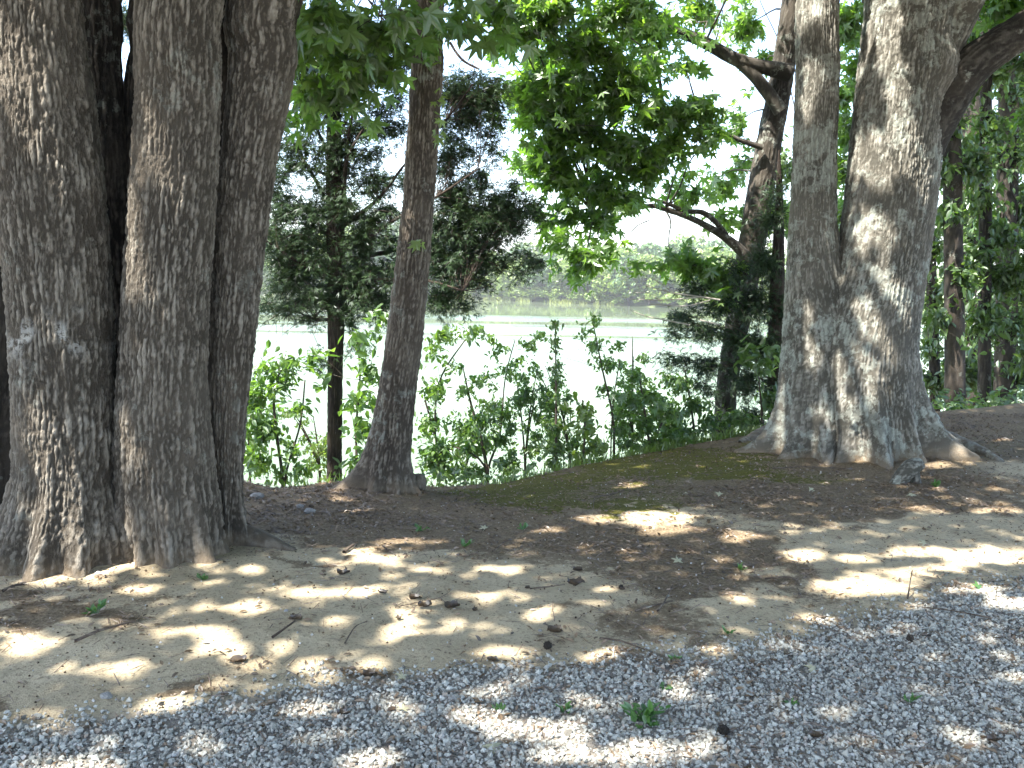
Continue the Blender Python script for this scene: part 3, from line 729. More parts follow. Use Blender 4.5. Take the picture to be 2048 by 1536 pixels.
# round burl beside the middle trunk
def blob_mesh(c, r, seed, n=28, sq=(1, 1, 1), rough=0.18):
    u = np.linspace(0, PI, n); v = np.linspace(0, 2 * PI, 2 * n, endpoint=False)
    U, Vv = np.meshgrid(u, v, indexing='ij')
    d = np.stack([np.sin(U) * np.cos(Vv), np.sin(U) * np.sin(Vv), np.cos(U)], -1)
    rr = r * (1 + rough * fbm(d * 2 + seed, 4, seed) + 0.05 * fbm(d * 9 + seed, 2, seed))
    V = (np.asarray(c) + d * rr[..., None] * np.array(sq)).reshape(-1, 3)
    ii = np.arange(n * 2 * n).reshape(n, 2 * n); jj = np.roll(ii, -1, 1)
    Qf = np.stack([ii[:-1], ii[1:], jj[1:], jj[:-1]], -1).reshape(-1, 4)
    bk = 0.5 + 0.4 * fbm(d * 8, 3, seed).reshape(-1)
    return V, Qf, bk, np.full(len(V), .3)
g = ghit(832, 980); g[2] += .045
bark_obj('burl', *blob_mesh(g, .085, 5, rough=.4), B_MID, midT)

# ------------------------------------------------------------------ overhead crowns (out of frame, leaves placed and culled to shape shade on the bank)
def frame_ok(P):
    px, py = project(P)
    inside = (px > -60) & (px < 2110) & (py > -45) & (py < 1560)
    return ~np.where(np.isnan(px), False, inside)
N = 190000
tx, ty = rng.uniform(-7.5, 11.5, N), rng.uniform(-1.0, 15, N)
zc = rng.uniform(4.6, 9.5, N)
cl = fbm(v3(tx * .5, ty * .5, zc * .5), 2, 61)
cp = np.stack([tx, ty, 0 * tx], -1) + np.stack([_SH[0] * zc, _SH[1] * zc, zc], -1)
for it in range(3):
    bad = ~(frame_ok(cp) & (cp[:, 2] > 1.9 + .36 * np.maximum(cp[:, 1], 0)))
    zc = np.where(bad, zc + rng.uniform(1.0, 3.0, N), zc)
    cp = np.stack([tx, ty, 0 * tx], -1) + np.stack([_SH[0] * zc, _SH[1] * zc, zc], -1)
kp = (rng.random(N) < 1 - ss(.2, 1.3, ty - crest(tx)[0])) & frame_ok(cp) & keep_sun(cp) & (cp[:, 2] > 1.9 + .36 * np.maximum(cp[:, 1], 0))
kp &= rng.random(N) < np.clip(1.0 + cl * 0.8, 0.5, 1)
cp = cp[kp]
trees = [(oakL, PB[-1]), (midT, PM[-1]), (oakR, PR2[-1])]
ctr = np.array([[gL[0] - 1.5, gL[1] - 1], [gM[0] - .8, gM[1]], [gR[0] - 1, gR[1]]])
own = np.argmin(((cp[:, None, :2] - ctr[None]) ** 2).sum(2) + rng.normal(size=(len(cp), 3)) * 1.5, 1)
for k, (tr, top) in enumerate(trees):
    p = cp[own == k]
    Rf = frames(len(p), (0, 0, 1.0), 0.7)
    leaf_obj('crown', p, Rf, rng.uniform(.10, .17, len(p)), QUAD, M_OAK, tr)  # unseen leaves laid out along sun rays, thinned where light should fall
    acc = Acc(); tw = []
    bps = [top, (PB if k == 0 else PM if k == 1 else PR2)[int(.6 * len(PB)) if k == 0 else -8]]
    for q in range(14 if k != 1 else 8):
        e = p[rng.integers(len(p))]
        a0 = bps[q % 2]; mid = (a0 + e) / 2 + np.array([0, 0, .5])
        pth, rad = [a0, mid, e], [.07, .045, .012]
        PP, RR, s_ = resample(pth, rad, .25)
        okp = frame_ok(PP)
        if not okp.all(): continue
        if in_fleck(PP).mean() > 0.25: continue
        acc.add(tube_mesh(PP, RR, s_, 7))
    acc.obj('limb', B_DARK, tr)

# ------------------------------------------------------------------ hanging leaves of the middle tree (top left)
def leafy(parent, blobs, Yd, leaf, size, cover, anchor, m, limbm, **kw):
    acc, tw = Acc(), []
    LP, LR, LS = foliage(blobs, Yd, leaf, size, cover, anchor, acc, tw, **kw)
    if kw.get('limb', .012) > 0: tag(acc.obj('branches', limbm, parent), kind='stuff')
    twig_obj(tw, parent, limbm)
    leaf_obj('crown', LP, LR, LS, leaf, m, parent)
    return LP, LR, LS
hang = [(650, 25, 85, 45, 1.0, 5.2, .5), (760, 55, 85, 50, 1.0, 5.6, .5), (700, 120, 95, 60, .9, 6.0, .5), (620, 165, 60, 55, .7, 6.2, .5), (690, 205, 80, 40, .4, 6.3, .4), (800, 25, 70, 35, .8, 5.2, .4),
        (930, 35, 60, 40, .8, 6.0, .5), (900, 10, 60, 40, .8, 5.6, .4), (1000, 20, 80, 45, .8, 6.4, .5), (780, 150, 40, 60, .3, 6.2, .4), (620, 80, 40, 60, .6, 5.6, .4), (730, 170, 80, 50, .5, 6.4, .4), (580, 60, 40, 80, .6, 6, .4), (800, 90, 50, 60, .8, 6.3, .4), (640, 230, 70, 40, .25, 6.6, .4), (600, 240, 40, 60, .4, 6.4, .4), (760, 110, 60, 50, .7, 6.2, .4), (660, 80, 60, 60, .7, 6, .4)]
acc, tw = Acc(), []
LP, LR, LS = foliage(hang, 5.6, STAR, .115, 2.4, [at(850, -200, 6.6)], acc, tw, droop=.35, spread=.9, limb=.006, per=6)
tag(acc.obj('branches', B_TWIG, midT), kind='stuff'); twig_obj(tw, midT)
# nearest leaves are parts of their own
o_ = np.argsort(np.linalg.norm(LP - np.array([0, 0, EYE]), axis=1) / LS)
px_, py_ = project(LP)
vis = (px_ > 0) & (px_ < 2048) & (py_ > -5)
o_ = o_[vis[o_]]; big = o_[:260]; rest = np.setdiff1d(np.arange(len(LP)), big)
leaf_obj('crown', LP[rest], LR[rest], LS[rest], STAR, M_MAPLE, midT)
lme = bpy.data.meshes.new('leaf'); lme.from_pydata([tuple(v) for v in STAR[0]], [], [tuple(int(i) for i in t) for t in STAR[1]]); lme.materials.append(M_MAPLE_O)
for i in big:
    o = bpy.data.objects.new('leaf', lme); COL.objects.link(o); o.parent = midT
    Mx = Matrix([list(LR[i][r] * LS[i]) + [float(LP[i][r] - midT.location[r])] for r in range(3)] + [[0, 0, 0, 1]])
    o.matrix_local = Mx
# small sprigs on trunk
acc, tw = Acc(), []
LP, LR, LS = foliage([(845, 487, 12, 7, 1.5, 6.5, .05), (880, 200, 14, 30, .6, 6.5, .06), (880, 280, 16, 20, .6, 6.5, .06), (870, 95, 20, 20, .6, 6.5, .06)], 6.5, STAR, .07, 1.2, PM, acc, tw, limb=.002, per=3)
leaf_obj('sprig', LP, LR, LS, STAR, M_BUSHY, midT)

# ------------------------------------------------------------------ maple behind the right tree
gT = at(1452, 850, 11.0); gT[2] = hgt(gT[0], gT[1])
maple = empty('maple_tree', gT, 'slanting maple with long limbs reaching left over the water, left of the twin-stemmed oak', 'tree')
_, PT, RT = big_trunk('trunk', [(1572, 1612, -30), (1540, 1585, 160), (1512, 1562, 290), (1492, 1545, 400), (1475, 1528, 500), (1456, 1505, 620), (1440, 1482, 720), (1428, 1470, 830)], 11.0, maple, B_MAPLE, 60, 0.03,
    [(0, .3, .4), (1.5, .3, .4)], 0.3, 0.010, 0.03, 201, [(.4, .3, 2, .13), (.2, 0, 2, .06)], gdrop=.6)
for pts in ([(1580, 146, 36), (1520, 132, 26), (1470, 118, 26), (1410, 85, 24), (1345, 58, 20), (1290, 30, 12), (1230, 10, 6)],
            [(1562, 222, 28), (1520, 165, 24), (1490, 135, 22), (1450, 105, 14)],
            [(1525, 295, 13), (1480, 280, 10), (1440, 262, 9), (1400, 235, 5), (1330, 225, 3)],
            [(1500, 520, 24), (1470, 490, 20), (1440, 468, 15), (1390, 440, 12), (1330, 418, 11), (1300, 412, 9), (1240, 420, 8), (1190, 428, 5)],
            [(1452, 472, 13), (1432, 445, 11), (1405, 425, 11), (1370, 422, 9), (1330, 405, 7), (1290, 395, 5)],
            [(1300, 440, 2), (1270, 455, 2), (1245, 490, 1.5)],
            [(1432, 80, 4), (1440, 50, 3), (1445, 20, 2)]):
    P_, R_ = px_path(pts, 10.8); V, Qf, bk, so_ = limb_tube(P_, R_, 14, 0.04, 0.004, 0.03, int(pts[0][1]))
    bark_obj('limb', V, Qf, bk, so_, B_MAPLE, maple)
anc = np.concatenate([np.array([at(p[0], p[1], 10.8) for p in [(1410, 85), (1345, 58), (1290, 30), (1400, 235), (1330, 225), (1330, 418), (1240, 420), (1190, 428), (1290, 395)]]), PT[::4]])
mb = [(1060, 50, 110, 60, .9, 9.5), (1170, 90, 110, 70, .95, 9.8), (1300, 60, 90, 60, .75, 10.5), (1130, 170, 100, 60, .95, 9.6), (1240, 180, 100, 70, .95, 9.8), (1330, 230, 100, 50, .9, 9.8), (1400, 260, 45, 28, .6, 9.6),
      (1140, 260, 110, 55, .9, 10), (1230, 300, 100, 55, .95, 10), (1300, 330, 60, 50, .8, 10), (1120, 350, 100, 50, .85, 10.2), (1210, 380, 90, 45, .85, 10.2), (1130, 430, 70, 35, .6, 10.5), (1200, 450, 60, 35, .5, 10.5),
      (1170, 515, 70, 42, .95, 9.8), (1120, 480, 40, 25, .6, 9.8), (1215, 490, 30, 30, .5, 9.8), (1370, 385, 75, 35, .5, 11), (1440, 360, 55, 45, .45, 12), (1470, 250, 35, 60, .35, 12), (1490, 50, 50, 70, .5, 12), (1400, 20, 60, 40, .6, 11),
      (1385, 530, 70, 32, .85, 10.2), (1440, 560, 60, 50, .8, 10.3), (1350, 515, 35, 20, .5, 10.2), (1530, 130, 40, 60, .3, 12), (1080, 130, 60, 50, .5, 11), (1370, 130, 50, 40, .35, 11), (1480, 330, 30, 50, .4, 12),
      (1390, 215, 60, 34, .9, 9.8), (1430, 270, 40, 26, .7, 9.7), (1350, 285, 60, 30, .8, 9.9), (1060, 180, 70, 50, .7, 10), (1100, 300, 70, 40, .7, 10.2), (1260, 400, 50, 30, .6, 10.4),
      (1560, 420, 40, 60, .6, 11.6), (1500, 440, 50, 40, .5, 11.4), (1100, 10, 120, 30, .9, 9.3), (1000, 90, 50, 40, .3, 10), (1080, 220, 60, 50, .7, 10), (1300, 130, 60, 40, .6, 10.2),
      (1240, 20, 120, 40, .8, 9.6), (1040, 200, 50, 60, .3, 11), (1060, 320, 60, 50, .3, 11.5), (1440, 430, 50, 25, .3, 11)]
mb = [(b[0], b[1], b[2] * 1.15, b[3] * 1.15, b[4] * .8) + tuple(b[5:]) for b in mb]
for q in range(26): mb.append((rng.uniform(850, 1650), rng.uniform(-480, -70), rng.uniform(70, 130), rng.uniform(40, 80), .34, rng.uniform(8.8, 11)))  # unseen foliage above the frame, added to shade the maple
leafy(maple, mb, 10, STAR, .112, 3.6, anc, M_MAPLE, B_MAPLE, droop=.25, limb=.010, per=7, spread=.9)

# ------------------------------------------------------------------ cedars
gC = at(668, 985, 9.0); gC[2] = hgt(gC[0], gC[1])
cedar = empty('cedar_tree', gC, 'dark feathery cedar with straight trunk just left of the leaning tree', 'tree')
_, PCd, RCd = big_trunk('trunk', [(656, 672, -30), (654, 678, 120), (654, 682, 250), (652, 686, 380), (653, 690, 480), (655, 690, 600), (655, 686, 750), (654, 684, 900), (652, 686, 1000)], 9.0, cedar, B_CEDAR, 56, 0.03,
    [(0, .1, .4)], 0.2, 0.006, 0.02, 301, [(0, 0, 1, .04), (0, 0, 1, .015)], gdrop=.3)
cb = [(690, 330, 7), (700, 290, 7), (712, 250, 6), (720, 210, 4)], [(652, 400, 9), (620, 350, 8), (590, 310, 6), (560, 270, 4), (540, 240, 2)], [(688, 420, 9), (694, 370, 8), (705, 320, 7), (740, 270, 4)], \
     [(655, 470, 9), (620, 450, 8), (580, 442, 6), (545, 440, 3)], [(688, 500, 10), (740, 478, 8), (800, 440, 6), (880, 400, 5), (960, 350, 3)], [(688, 520, 11), (760, 505, 9), (850, 480, 8), (950, 460, 6), (1040, 450, 3)], \
     [(655, 560, 8), (610, 530, 7), (570, 500, 5), (530, 470, 3)], [(655, 640, 6), (620, 640, 5), (560, 622, 4), (510, 645, 2)], [(690, 575, 9), (760, 560, 7), (850, 560, 6), (930, 580, 4)], [(654, 300, 7), (620, 240, 6), (590, 190, 4), (575, 150, 2)], \
     [(680, 270, 6), (710, 220, 5), (760, 150, 4), (800, 90, 3)], [(655, 520, 8), (600, 560, 6), (560, 600, 4)], [(688, 450, 9), (760, 400, 7), (820, 330, 5), (900, 250, 4), (950, 190, 3)], [(655, 350, 6), (600, 330, 5), (550, 340, 3)], [(900, 85, 5, 9), (925, 125, 5, 9), (960, 150, 4, 9)]
ca = []
for k, pts in enumerate(cb):
    P_, R_ = px_path(pts, 9.0)
    for q in range(len(P_)): P_[q][1] += (0.5 if k % 2 else -0.35) * q * .35
    V, Qf, bk, so_ = limb_tube(P_, R_, 10, 0.05, 0.003, .02, k); bark_obj('limb', V, Qf, bk, so_, B_CEDAR, cedar); ca += list(np.array(P_)[1:])
cbl = [(970, 430, 95, 30, 1.0), (1030, 455, 55, 22, .9), (930, 480, 90, 28, 1.0), (990, 400, 60, 22, .8), (900, 540, 60, 30, .8), (950, 560, 60, 18, .7), (930, 610, 40, 22, .5), (900, 400, 60, 40, .9), (950, 350, 60, 28, .8), (930, 300, 45, 26, .5),
       (935, 240, 55, 40, .9), (960, 190, 55, 30, .8), (1000, 245, 35, 30, .6), (900, 200, 30, 40, .6), (590, 480, 60, 40, .8), (570, 560, 50, 40, 1.0), (620, 590, 40, 32, .9), (560, 520, 50, 30, .8), (720, 520, 45, 40, .8), (730, 590, 50, 40, .7), (740, 450, 60, 36, .85),
       (700, 640, 35, 30, .6), (580, 430, 60, 22, .6), (570, 390, 50, 20, .5), (590, 330, 60, 22, .45), (570, 290, 45, 20, .4), (620, 270, 40, 25, .5), (740, 370, 60, 26, .5), (750, 300, 55, 26, .5), (790, 250, 50, 30, .45), (610, 210, 45, 26, .5),
       (580, 240, 40, 22, .4), (760, 210, 40, 22, .45), (700, 160, 60, 30, .5), (620, 130, 50, 30, .5), (770, 130, 40, 30, .5), (640, 380, 40, 22, .5), (700, 420, 40, 30, .6), (610, 640, 60, 12, .5), (640, 60, 50, 50, .4), (740, 60, 60, 40, .4),
       (780, 480, 50, 24, .7), (630, 520, 40, 30, .8), (640, 300, 30, 40, .5), (700, 260, 30, 40, .4), (800, 560, 40, 30, .6), (870, 600, 40, 40, .6), (590, 0, 40, 40, .5), (900, 310, 40, 30, .6), (720, 690, 30, 25, .4), (640, 720, 35, 22, .6), (250, 40, 60, 60, .6, 9.5), (1010, 420, 60, 26, .9), (990, 300, 40, 26, .5), (930, 160, 60, 26, .7), (880, 440, 50, 30, .9), (1000, 215, 40, 26, .8), (960, 510, 60, 30, .9), (560, 350, 40, 40, .5), (545, 460, 30, 40, .7), (1000, 440, 70, 36, 1), (940, 430, 60, 50, 1), (920, 510, 60, 40, 1), (940, 200, 50, 70, .8), (870, 500, 40, 60, .7), (620, 420, 50, 30, .7), (570, 620, 50, 22, .7), (700, 560, 60, 60, .6), (760, 600, 30, 60, .7), (890, 590, 50, 40, .8), (600, 540, 60, 50, .7), (650, 200, 60, 60, .4), (600, 110, 50, 50, .5), (720, 480, 40, 40, .7), (910, 455, 60, 26, 1)]
cbl = [(b[0], b[1], b[2] * 1.2, b[3] * 1.1, b[4] * .62) + tuple(b[5:]) for b in cbl]
for q in range(125): cbl.append((rng.uniform(535, 810), rng.uniform(20, 440), rng.uniform(22, 46), rng.uniform(9, 20), rng.uniform(.35, .7)))
for q in range(70): cbl.append((rng.uniform(870, 1080), rng.uniform(150, 600), rng.uniform(26, 52), rng.uniform(9, 18), rng.uniform(.5, .8)))
for q in range(40): cbl.append((rng.uniform(530, 800), rng.uniform(440, 620), rng.uniform(26, 50), rng.uniform(9, 18), rng.uniform(.5, .8)))
cbl = [b for b in cbl if not (b[0] > 990 and b[1] < 360 and b[0] > 990 + (b[1] - 150) * .1)]
for q in range(16): cbl.append((rng.uniform(420, 860), rng.uniform(-420, -70), rng.uniform(60, 120), rng.uniform(30, 60), .28, rng.uniform(8, 9.6)))  # unseen sprays above the frame, added so the cedar shades itself
leafy(cedar, cbl, 9.0, SPRAY, .080, 11, ca, M_CEDAR, B_CEDAR, droop=.15, limb=.004, per=9)
# lower bare twigs of the cedar
tw = []
for k in range(26):
    a = at(rng.uniform(520, 650), rng.uniform(625, 650), 8.9); e = a + np.array([rng.uniform(-.25, .05), rng.uniform(-.1, .1), rng.uniform(-.22, -.02)])
    t = np.linspace(0, 1, 4)[:, None]; tw.append(((a * (1 - t) + e * t + np.array([0, 0, .02]) * np.sin(t * 3))[None], np.array([.003]), np.array([.001])))
twig_obj(tw, cedar, B_CEDAR, 'bare_twigs')

gJ = at(1545, 880, 10.2); gJ[2] = hgt(gJ[0], gJ[1])
junip = empty('juniper_tree', gJ, 'squat dark juniper with drooping sprays close behind the left stem of the twin-stemmed oak', 'tree')
_, PJ, RJ = big_trunk('trunk', [(1557, 1560, 300), (1548, 1568, 450), (1538, 1570, 600), (1535, 1572, 750), (1535, 1575, 860)], 10.3, junip, B_CEDAR, 36, 0.05, [(0, .1, .4)], .2, .005, .02, 331, [], gdrop=.4)
jb = [(1390, 575, 50, 22, .8), (1370, 635, 60, 20, 1.0), (1420, 660, 70, 22, 1.0), (1350, 665, 40, 14, .8), (1440, 610, 60, 30, 1.0), (1360, 720, 55, 18, .9), (1330, 705, 35, 10, .6), (1420, 725, 60, 26, 1.0), (1510, 600, 50, 50, 1.2), (1530, 520, 45, 50, 1.0), (1520, 690, 50, 50, 1.2),
      (1490, 760, 45, 45, 1.1), (1550, 780, 40, 50, 1.2), (1400, 770, 50, 26, .7), (1540, 440, 40, 40, .8), (1550, 380, 30, 40, .6), (1470, 540, 40, 40, .8), (1500, 830, 60, 26, .9), (1480, 680, 50, 30, 1.0), (1560, 620, 40, 50, 1.0)]
leafy(junip, jb, 10.3, SPRAY, .10, 9.5, PJ, M_CEDAR, B_CEDAR, droop=.2, limb=.005, per=9)

# ------------------------------------------------------------------ saplings and bushes on the slope down to the lake
def sapling(name, px, py, Yd, stems, blobs, leaf, size, m, label, cat='bush', cover=2.7, **kw):
    g = at(px, py, Yd); g[2] = hgt(g[0], g[1])
    t = empty(name, g, label, cat)
    an = []
    acc = Acc()
    for st in stems:
        P_, R_ = px_path([(a, b, w) for a, b, w in st], Yd)
        P_ = [np.array([P_[0][0], P_[0][1], hgt(P_[0][0], P_[0][1]) - .05])] + P_; R_ = [R_[0] * 1.2] + R_
        acc.add(limb_tube(P_, R_, 6, .08)); an += P_[1:]
    acc.obj('stem', B_TWIG, t)
    leafy(t, blobs, Yd, leaf, size, cover, an, m, B_TWIG, **{**dict(droop=.1, limb=.002, per=6, tw=.0018, spread=1.0), **kw})
    return t
sapling('broadleaf_sapling', 560, 975, 8.3, [[(565, 960, 7), (555, 880, 6), (548, 800, 5), (560, 740, 3)], [(570, 960, 5), (600, 850, 4), (610, 760, 3)]],
        [(530, 740, 35, 30, .9), (580, 725, 50, 26, .9), (505, 790, 35, 60, 1.3), (530, 860, 60, 50, 1.2), (560, 770, 50, 40, .8), (520, 920, 40, 32, 1.0), (580, 900, 40, 40, .5), (600, 820, 35, 30, .4), (525, 695, 25, 12, .4), (560, 950, 60, 20, .5), (610, 940, 40, 26, .5)],
        OVAL, .085, M_BUSH, 'round-leafed green sapling between the multi-stemmed oak and the dark cedar')
sapling('broadleaf_sapling', 720, 960, 8.4, [[(715, 960, 7), (712, 860, 5), (720, 760, 4), (715, 680, 3)]],
        [(720, 680, 40, 36, 1.0), (735, 740, 30, 40, .9), (715, 800, 40, 36, .9), (730, 860, 40, 36, .9), (705, 920, 36, 30, .5), (625, 715, 30, 28, .8), (640, 770, 20, 24, .4), (760, 640, 30, 30, .7)],
        OVAL, .10, M_BUSH, 'bright green sapling squeezed between the cedar trunk and the leaning tree')
sapling('arching_shrub', 880, 960, 8.6, [[(880, 950, 7), (870, 860, 5), (880, 760, 4), (930, 680, 3)], [(880, 930, 5), (850, 800, 4)]],
        [(890, 670, 45, 24, .8), (940, 665, 45, 18, .7), (985, 680, 35, 10, .5), (870, 780, 45, 40, .7), (860, 850, 40, 40, .9), (880, 900, 50, 36, 1.0), (900, 945, 50, 20, .9), (900, 730, 40, 26, .3), (865, 700, 24, 30, .7), (870, 920, 50, 40, 1.1), (930, 860, 50, 40, .6)],
        OVAL, .065, M_BUSH, 'arching shrub directly right of the leaning tree trunk')
sapling('birch_sapling', 975, 960, 9.0, [[(975, 960, 9), (962, 880, 7), (940, 800, 5), (925, 730, 2)], [(975, 950, 6), (1000, 870, 4), (1010, 760, 3), (1030, 680, 2)], [(972, 940, 5), (900, 890, 3)]],
        [(960, 840, 60, 30, .7), (1010, 830, 50, 30, .7), (940, 890, 60, 26, .9), (1000, 880, 50, 26, .9), (1010, 930, 60, 22, 1.0), (950, 945, 60, 18, 1.0), (960, 760, 70, 30, .3), (1020, 740, 50, 26, .4), (1000, 700, 40, 20, .3), (930, 780, 50, 20, .3)],
        OVAL, .055, M_BUSH, 'airy thin-stemmed sapling with tiny leaves right of the arching shrub')
sapling('spiky_sapling', 1112, 940, 8.6, [[(1112, 940, 8), (1112, 860, 6), (1112, 760, 4), (1110, 640, 2)]],
        [(1110, 650, 9, 24, .8), (1111, 690, 14, 24, .8), (1112, 735, 22, 24, .7), (1112, 790, 20, 26, .4), (1112, 855, 40, 26, 1.0), (1112, 895, 48, 30, 1.3), (1110, 930, 40, 16, 1.2)],
        OVAL, .05, M_WOOD_L, 'pole-like sapling with a thin leafy spire and dark bushy foot')
sapling('yellow_green_bush', 1172, 925, 8.5, [[(1165, 925, 6), (1170, 860, 5), (1165, 800, 3)]],
        [(1165, 820, 34, 26, .8), (1170, 860, 34, 30, 1.1), (1185, 895, 40, 26, 1.1), (1160, 915, 34, 16, .9), (1140, 810, 30, 16, .4)],
        OVAL, .085, M_BUSHY, 'sunlit yellow-green bush on the lip of the bank beside the spiky sapling')
sapling('tall_thin_sapling', 1230, 910, 9.0, [[(1228, 905, 6), (1225, 830, 5), (1205, 740, 4), (1185, 640, 2)], [(1225, 820, 3), (1240, 720, 2)]],
        [(1185, 640, 20, 22, .5), (1190, 690, 30, 24, .6), (1215, 730, 34, 26, .6), (1170, 670, 26, 16, .4), (1235, 690, 24, 20, .4), (1210, 780, 36, 20, .4), (1060, 690, 40, 16, .5), (1080, 670, 30, 14, .4), (1040, 720, 30, 16, .3), (1240, 860, 40, 30, .5)],
        OVAL, .055, M_BUSH, 'tall wispy sapling with sparse leaves reaching above the bushes')
sapling('bush', 1300, 900, 9.0, [[(1300, 900, 7), (1290, 830, 5), (1280, 760, 3)], [(1305, 895, 5), (1330, 830, 4)]],
        [(1270, 750, 40, 20, .7), (1265, 800, 50, 26, .8), (1300, 790, 40, 20, .7), (1290, 850, 50, 26, .9), (1320, 825, 40, 30, .9), (1260, 890, 40, 16, .9), (1310, 885, 50, 18, 1.0), (1235, 830, 30, 16, .5), (1350, 870, 50, 18, 1.0)],
        STAR, .07, M_BUSH, 'lobed-leaf bush between the yellow-green bush and the juniper')
sapling('bush', 1400, 880, 9.6, [[(1390, 880, 6), (1380, 800, 4), (1370, 740, 3)]],
        [(1370, 770, 40, 24, .9), (1340, 760, 30, 24, .7), (1390, 810, 50, 26, 1.0), (1350, 830, 40, 26, .9), (1420, 845, 50, 22, 1.1), (1470, 835, 50, 24, 1.0), (1370, 865, 50, 14, 1.0)],
        OVAL, .07, M_BUSH, 'low blue-green bush at the foot of the juniper')
sapling('bush', 1530, 860, 9.6, [[(1525, 850, 6), (1520, 780, 4), (1510, 710, 3)]],
        [(1500, 710, 40, 24, .8, 9.4), (1530, 735, 40, 24, .9, 9.4), (1540, 800, 34, 30, .8), (1500, 850, 50, 14, .9), (1550, 700, 30, 30, .7)],
        OVAL, .12, M_WOOD_L, 'large-leafed bush beside the left flank of the twin-stemmed oak')
for (px, py, Yd, hgt_px, lean, sz, m_, n_, lab) in [
        (500, 960, 8.9, 190, 10, .06, M_BUSH, 5, 'leafy seedling hugging the right outline of the multi-stemmed oak'),
        (640, 962, 9.6, 170, -20, .05, M_BUSHY, 5, 'small yellow-green seedling just left of the cedar trunk'),
        (1050, 950, 9.3, 260, 15, .05, M_BUSH, 9, 'open sapling with scattered leaves just left of the spiky sapling'),
        (1140, 935, 9.6, 210, -25, .045, M_BUSH, 7, 'fine-leafed sapling behind the yellow-green bush'),
        (1265, 905, 9.8, 240, -12, .05, M_BUSH, 8, 'loose sapling with small leaves behind the lobed-leaf bush'),
        (930, 965, 9.5, 230, 30, .045, M_BUSHY, 8, 'light green sapling tangled into the arching shrub'),
        (1345, 895, 9.9, 150, -30, .06, M_BUSH, 6, 'leaning seedling between the lobed-leaf bush and the low blue-green bush')]:
    stems_, bl_ = [], []
    for q in range(3):
        l_q = lean + rng.uniform(-45, 45); h_q = hgt_px * rng.uniform(.6, 1)
        stems_.append([(px, py - 5, 5), (px + l_q * .2, py - h_q * .4, 4), (px + l_q * .6, py - h_q * .75, 3), (px + l_q, py - h_q, 1.5)])
        for w in range(n_):
            u_ = rng.uniform(.15, 1); bl_.append((px + l_q * u_ ** 1.4 + rng.uniform(-28, 28), py - h_q * u_ + rng.uniform(-10, 10), rng.uniform(12, 34), rng.uniform(9, 20), rng.uniform(.35, .8)))
    sapling('seedling_shrub', px, py, Yd, stems_, bl_, OVAL, sz, m_, lab, cover=2.6)
# grass fringe along the crest
nG = 9000
fx = rng.uniform(-1.9, 3.6, nG); yc_, _z = crest(fx)
fy = yc_ + np.abs(rng.normal(size=nG)) * .35 + .03
kk = rng.random(nG) < np.interp(fx, [-1.9, -.6, 0.2, 1, 2.4, 3.6], [.15, .1, .35, .5, 1, .8])
fx, fy = fx[kk], fy[kk]; pg = np.stack([fx, fy, hgt(fx, fy)], -1)
bl = (np.array([(-.06, 0, 0), (.06, 0, 0), (.03, .25, .6), (0, .55, 1.0), (-.03, .25, .6)]), np.array([(0, 1, 2), (0, 2, 4), (4, 2, 3)]))
Rz = frames(len(pg), (0, 0, 6), .8)
V, T = instance_mesh(pg, Rz, rng.uniform(.04, .13, len(pg)), *bl)
tag(mesh_np('grass', V, T, M_BUSHY), 'thin grass fringe along the lip of the bank', 'grass', kind='stuff')
# low cover on the slope
nU = 9000
ux = rng.uniform(-3.5, 9.5, nU); yc_, _z = crest(ux); uy = yc_ + rng.uniform(.25, 3.0, nU)
up_ = np.stack([ux, uy, hgt(ux, uy) + rng.uniform(.02, .3, nU)], -1)
kk = vn(v3(ux * 1.5, uy * 1.5), 91) > np.interp(ux, [-3, 2, 4, 9], [.0, -.1, -.6, -.8])
V, T = instance_mesh(up_[kk], frames(kk.sum(), (0, -.3, 1), .7), rng.uniform(.05, .11, kk.sum()), *OVAL)
tag(mesh_np('undergrowth', V, T, M_WOOD_L), 'low leafy undergrowth covering the slope below the lip', 'undergrowth', kind='stuff')

# ------------------------------------------------------------------ dense woods on the right
def wood_tree(px, w, Yd, pybase, ptop, lean, blobs, label, m=M_WOOD_L, leaf=OVAL, size=.12, cover=5.2, bm=B_DARK, name='woodland_tree'):
    g = at(px, pybase, Yd); g[2] = hgt(g[0], g[1])
    t = empty(name, g, label, 'tree', 'trees of the wood on the right')
    E = [(px + lean - w * .35, px + lean + w * .35, ptop), (px + lean * .5 - w * .45, px + lean * .5 + w * .45, (ptop + pybase) / 2), (px - w / 2, px + w / 2, pybase)]
    _, PP, RR = big_trunk('trunk', E, Yd, t, bm, 28, .08, [(0, .2, .4), (2, .2, .5)], .25, .006, .03, int(px), [], gdrop=.5, dense=0)
    blobs = list(blobs) + [(px + rng.uniform(-160, 120), rng.uniform(-330, -60), 110, 60, .6 * min(1, 4.5 / cover) + .1, Yd - rng.uniform(0, 2.5)) for q in range(5)]  # unseen upper foliage added to darken the wood below
    leafy(t, blobs, Yd, leaf, size, cover, PP[::3], m, bm, droop=.2, limb=.006, per=7)
    return t
wood_tree(1910, 40, 12.5, 800, -60, -10, [(1900, 250, 50, 50, .8), (1890, 340, 40, 50, .7), (1930, 180, 50, 50, .7), (1900, 430, 40, 50, .8), (1950, 330, 50, 60, .8), (1920, 560, 50, 60, .8), (1880, 640, 40, 40, .8), (1940, 90, 60, 40, .5)],
          'dark wood tree with straight trunk just right of the twin-stemmed oak')
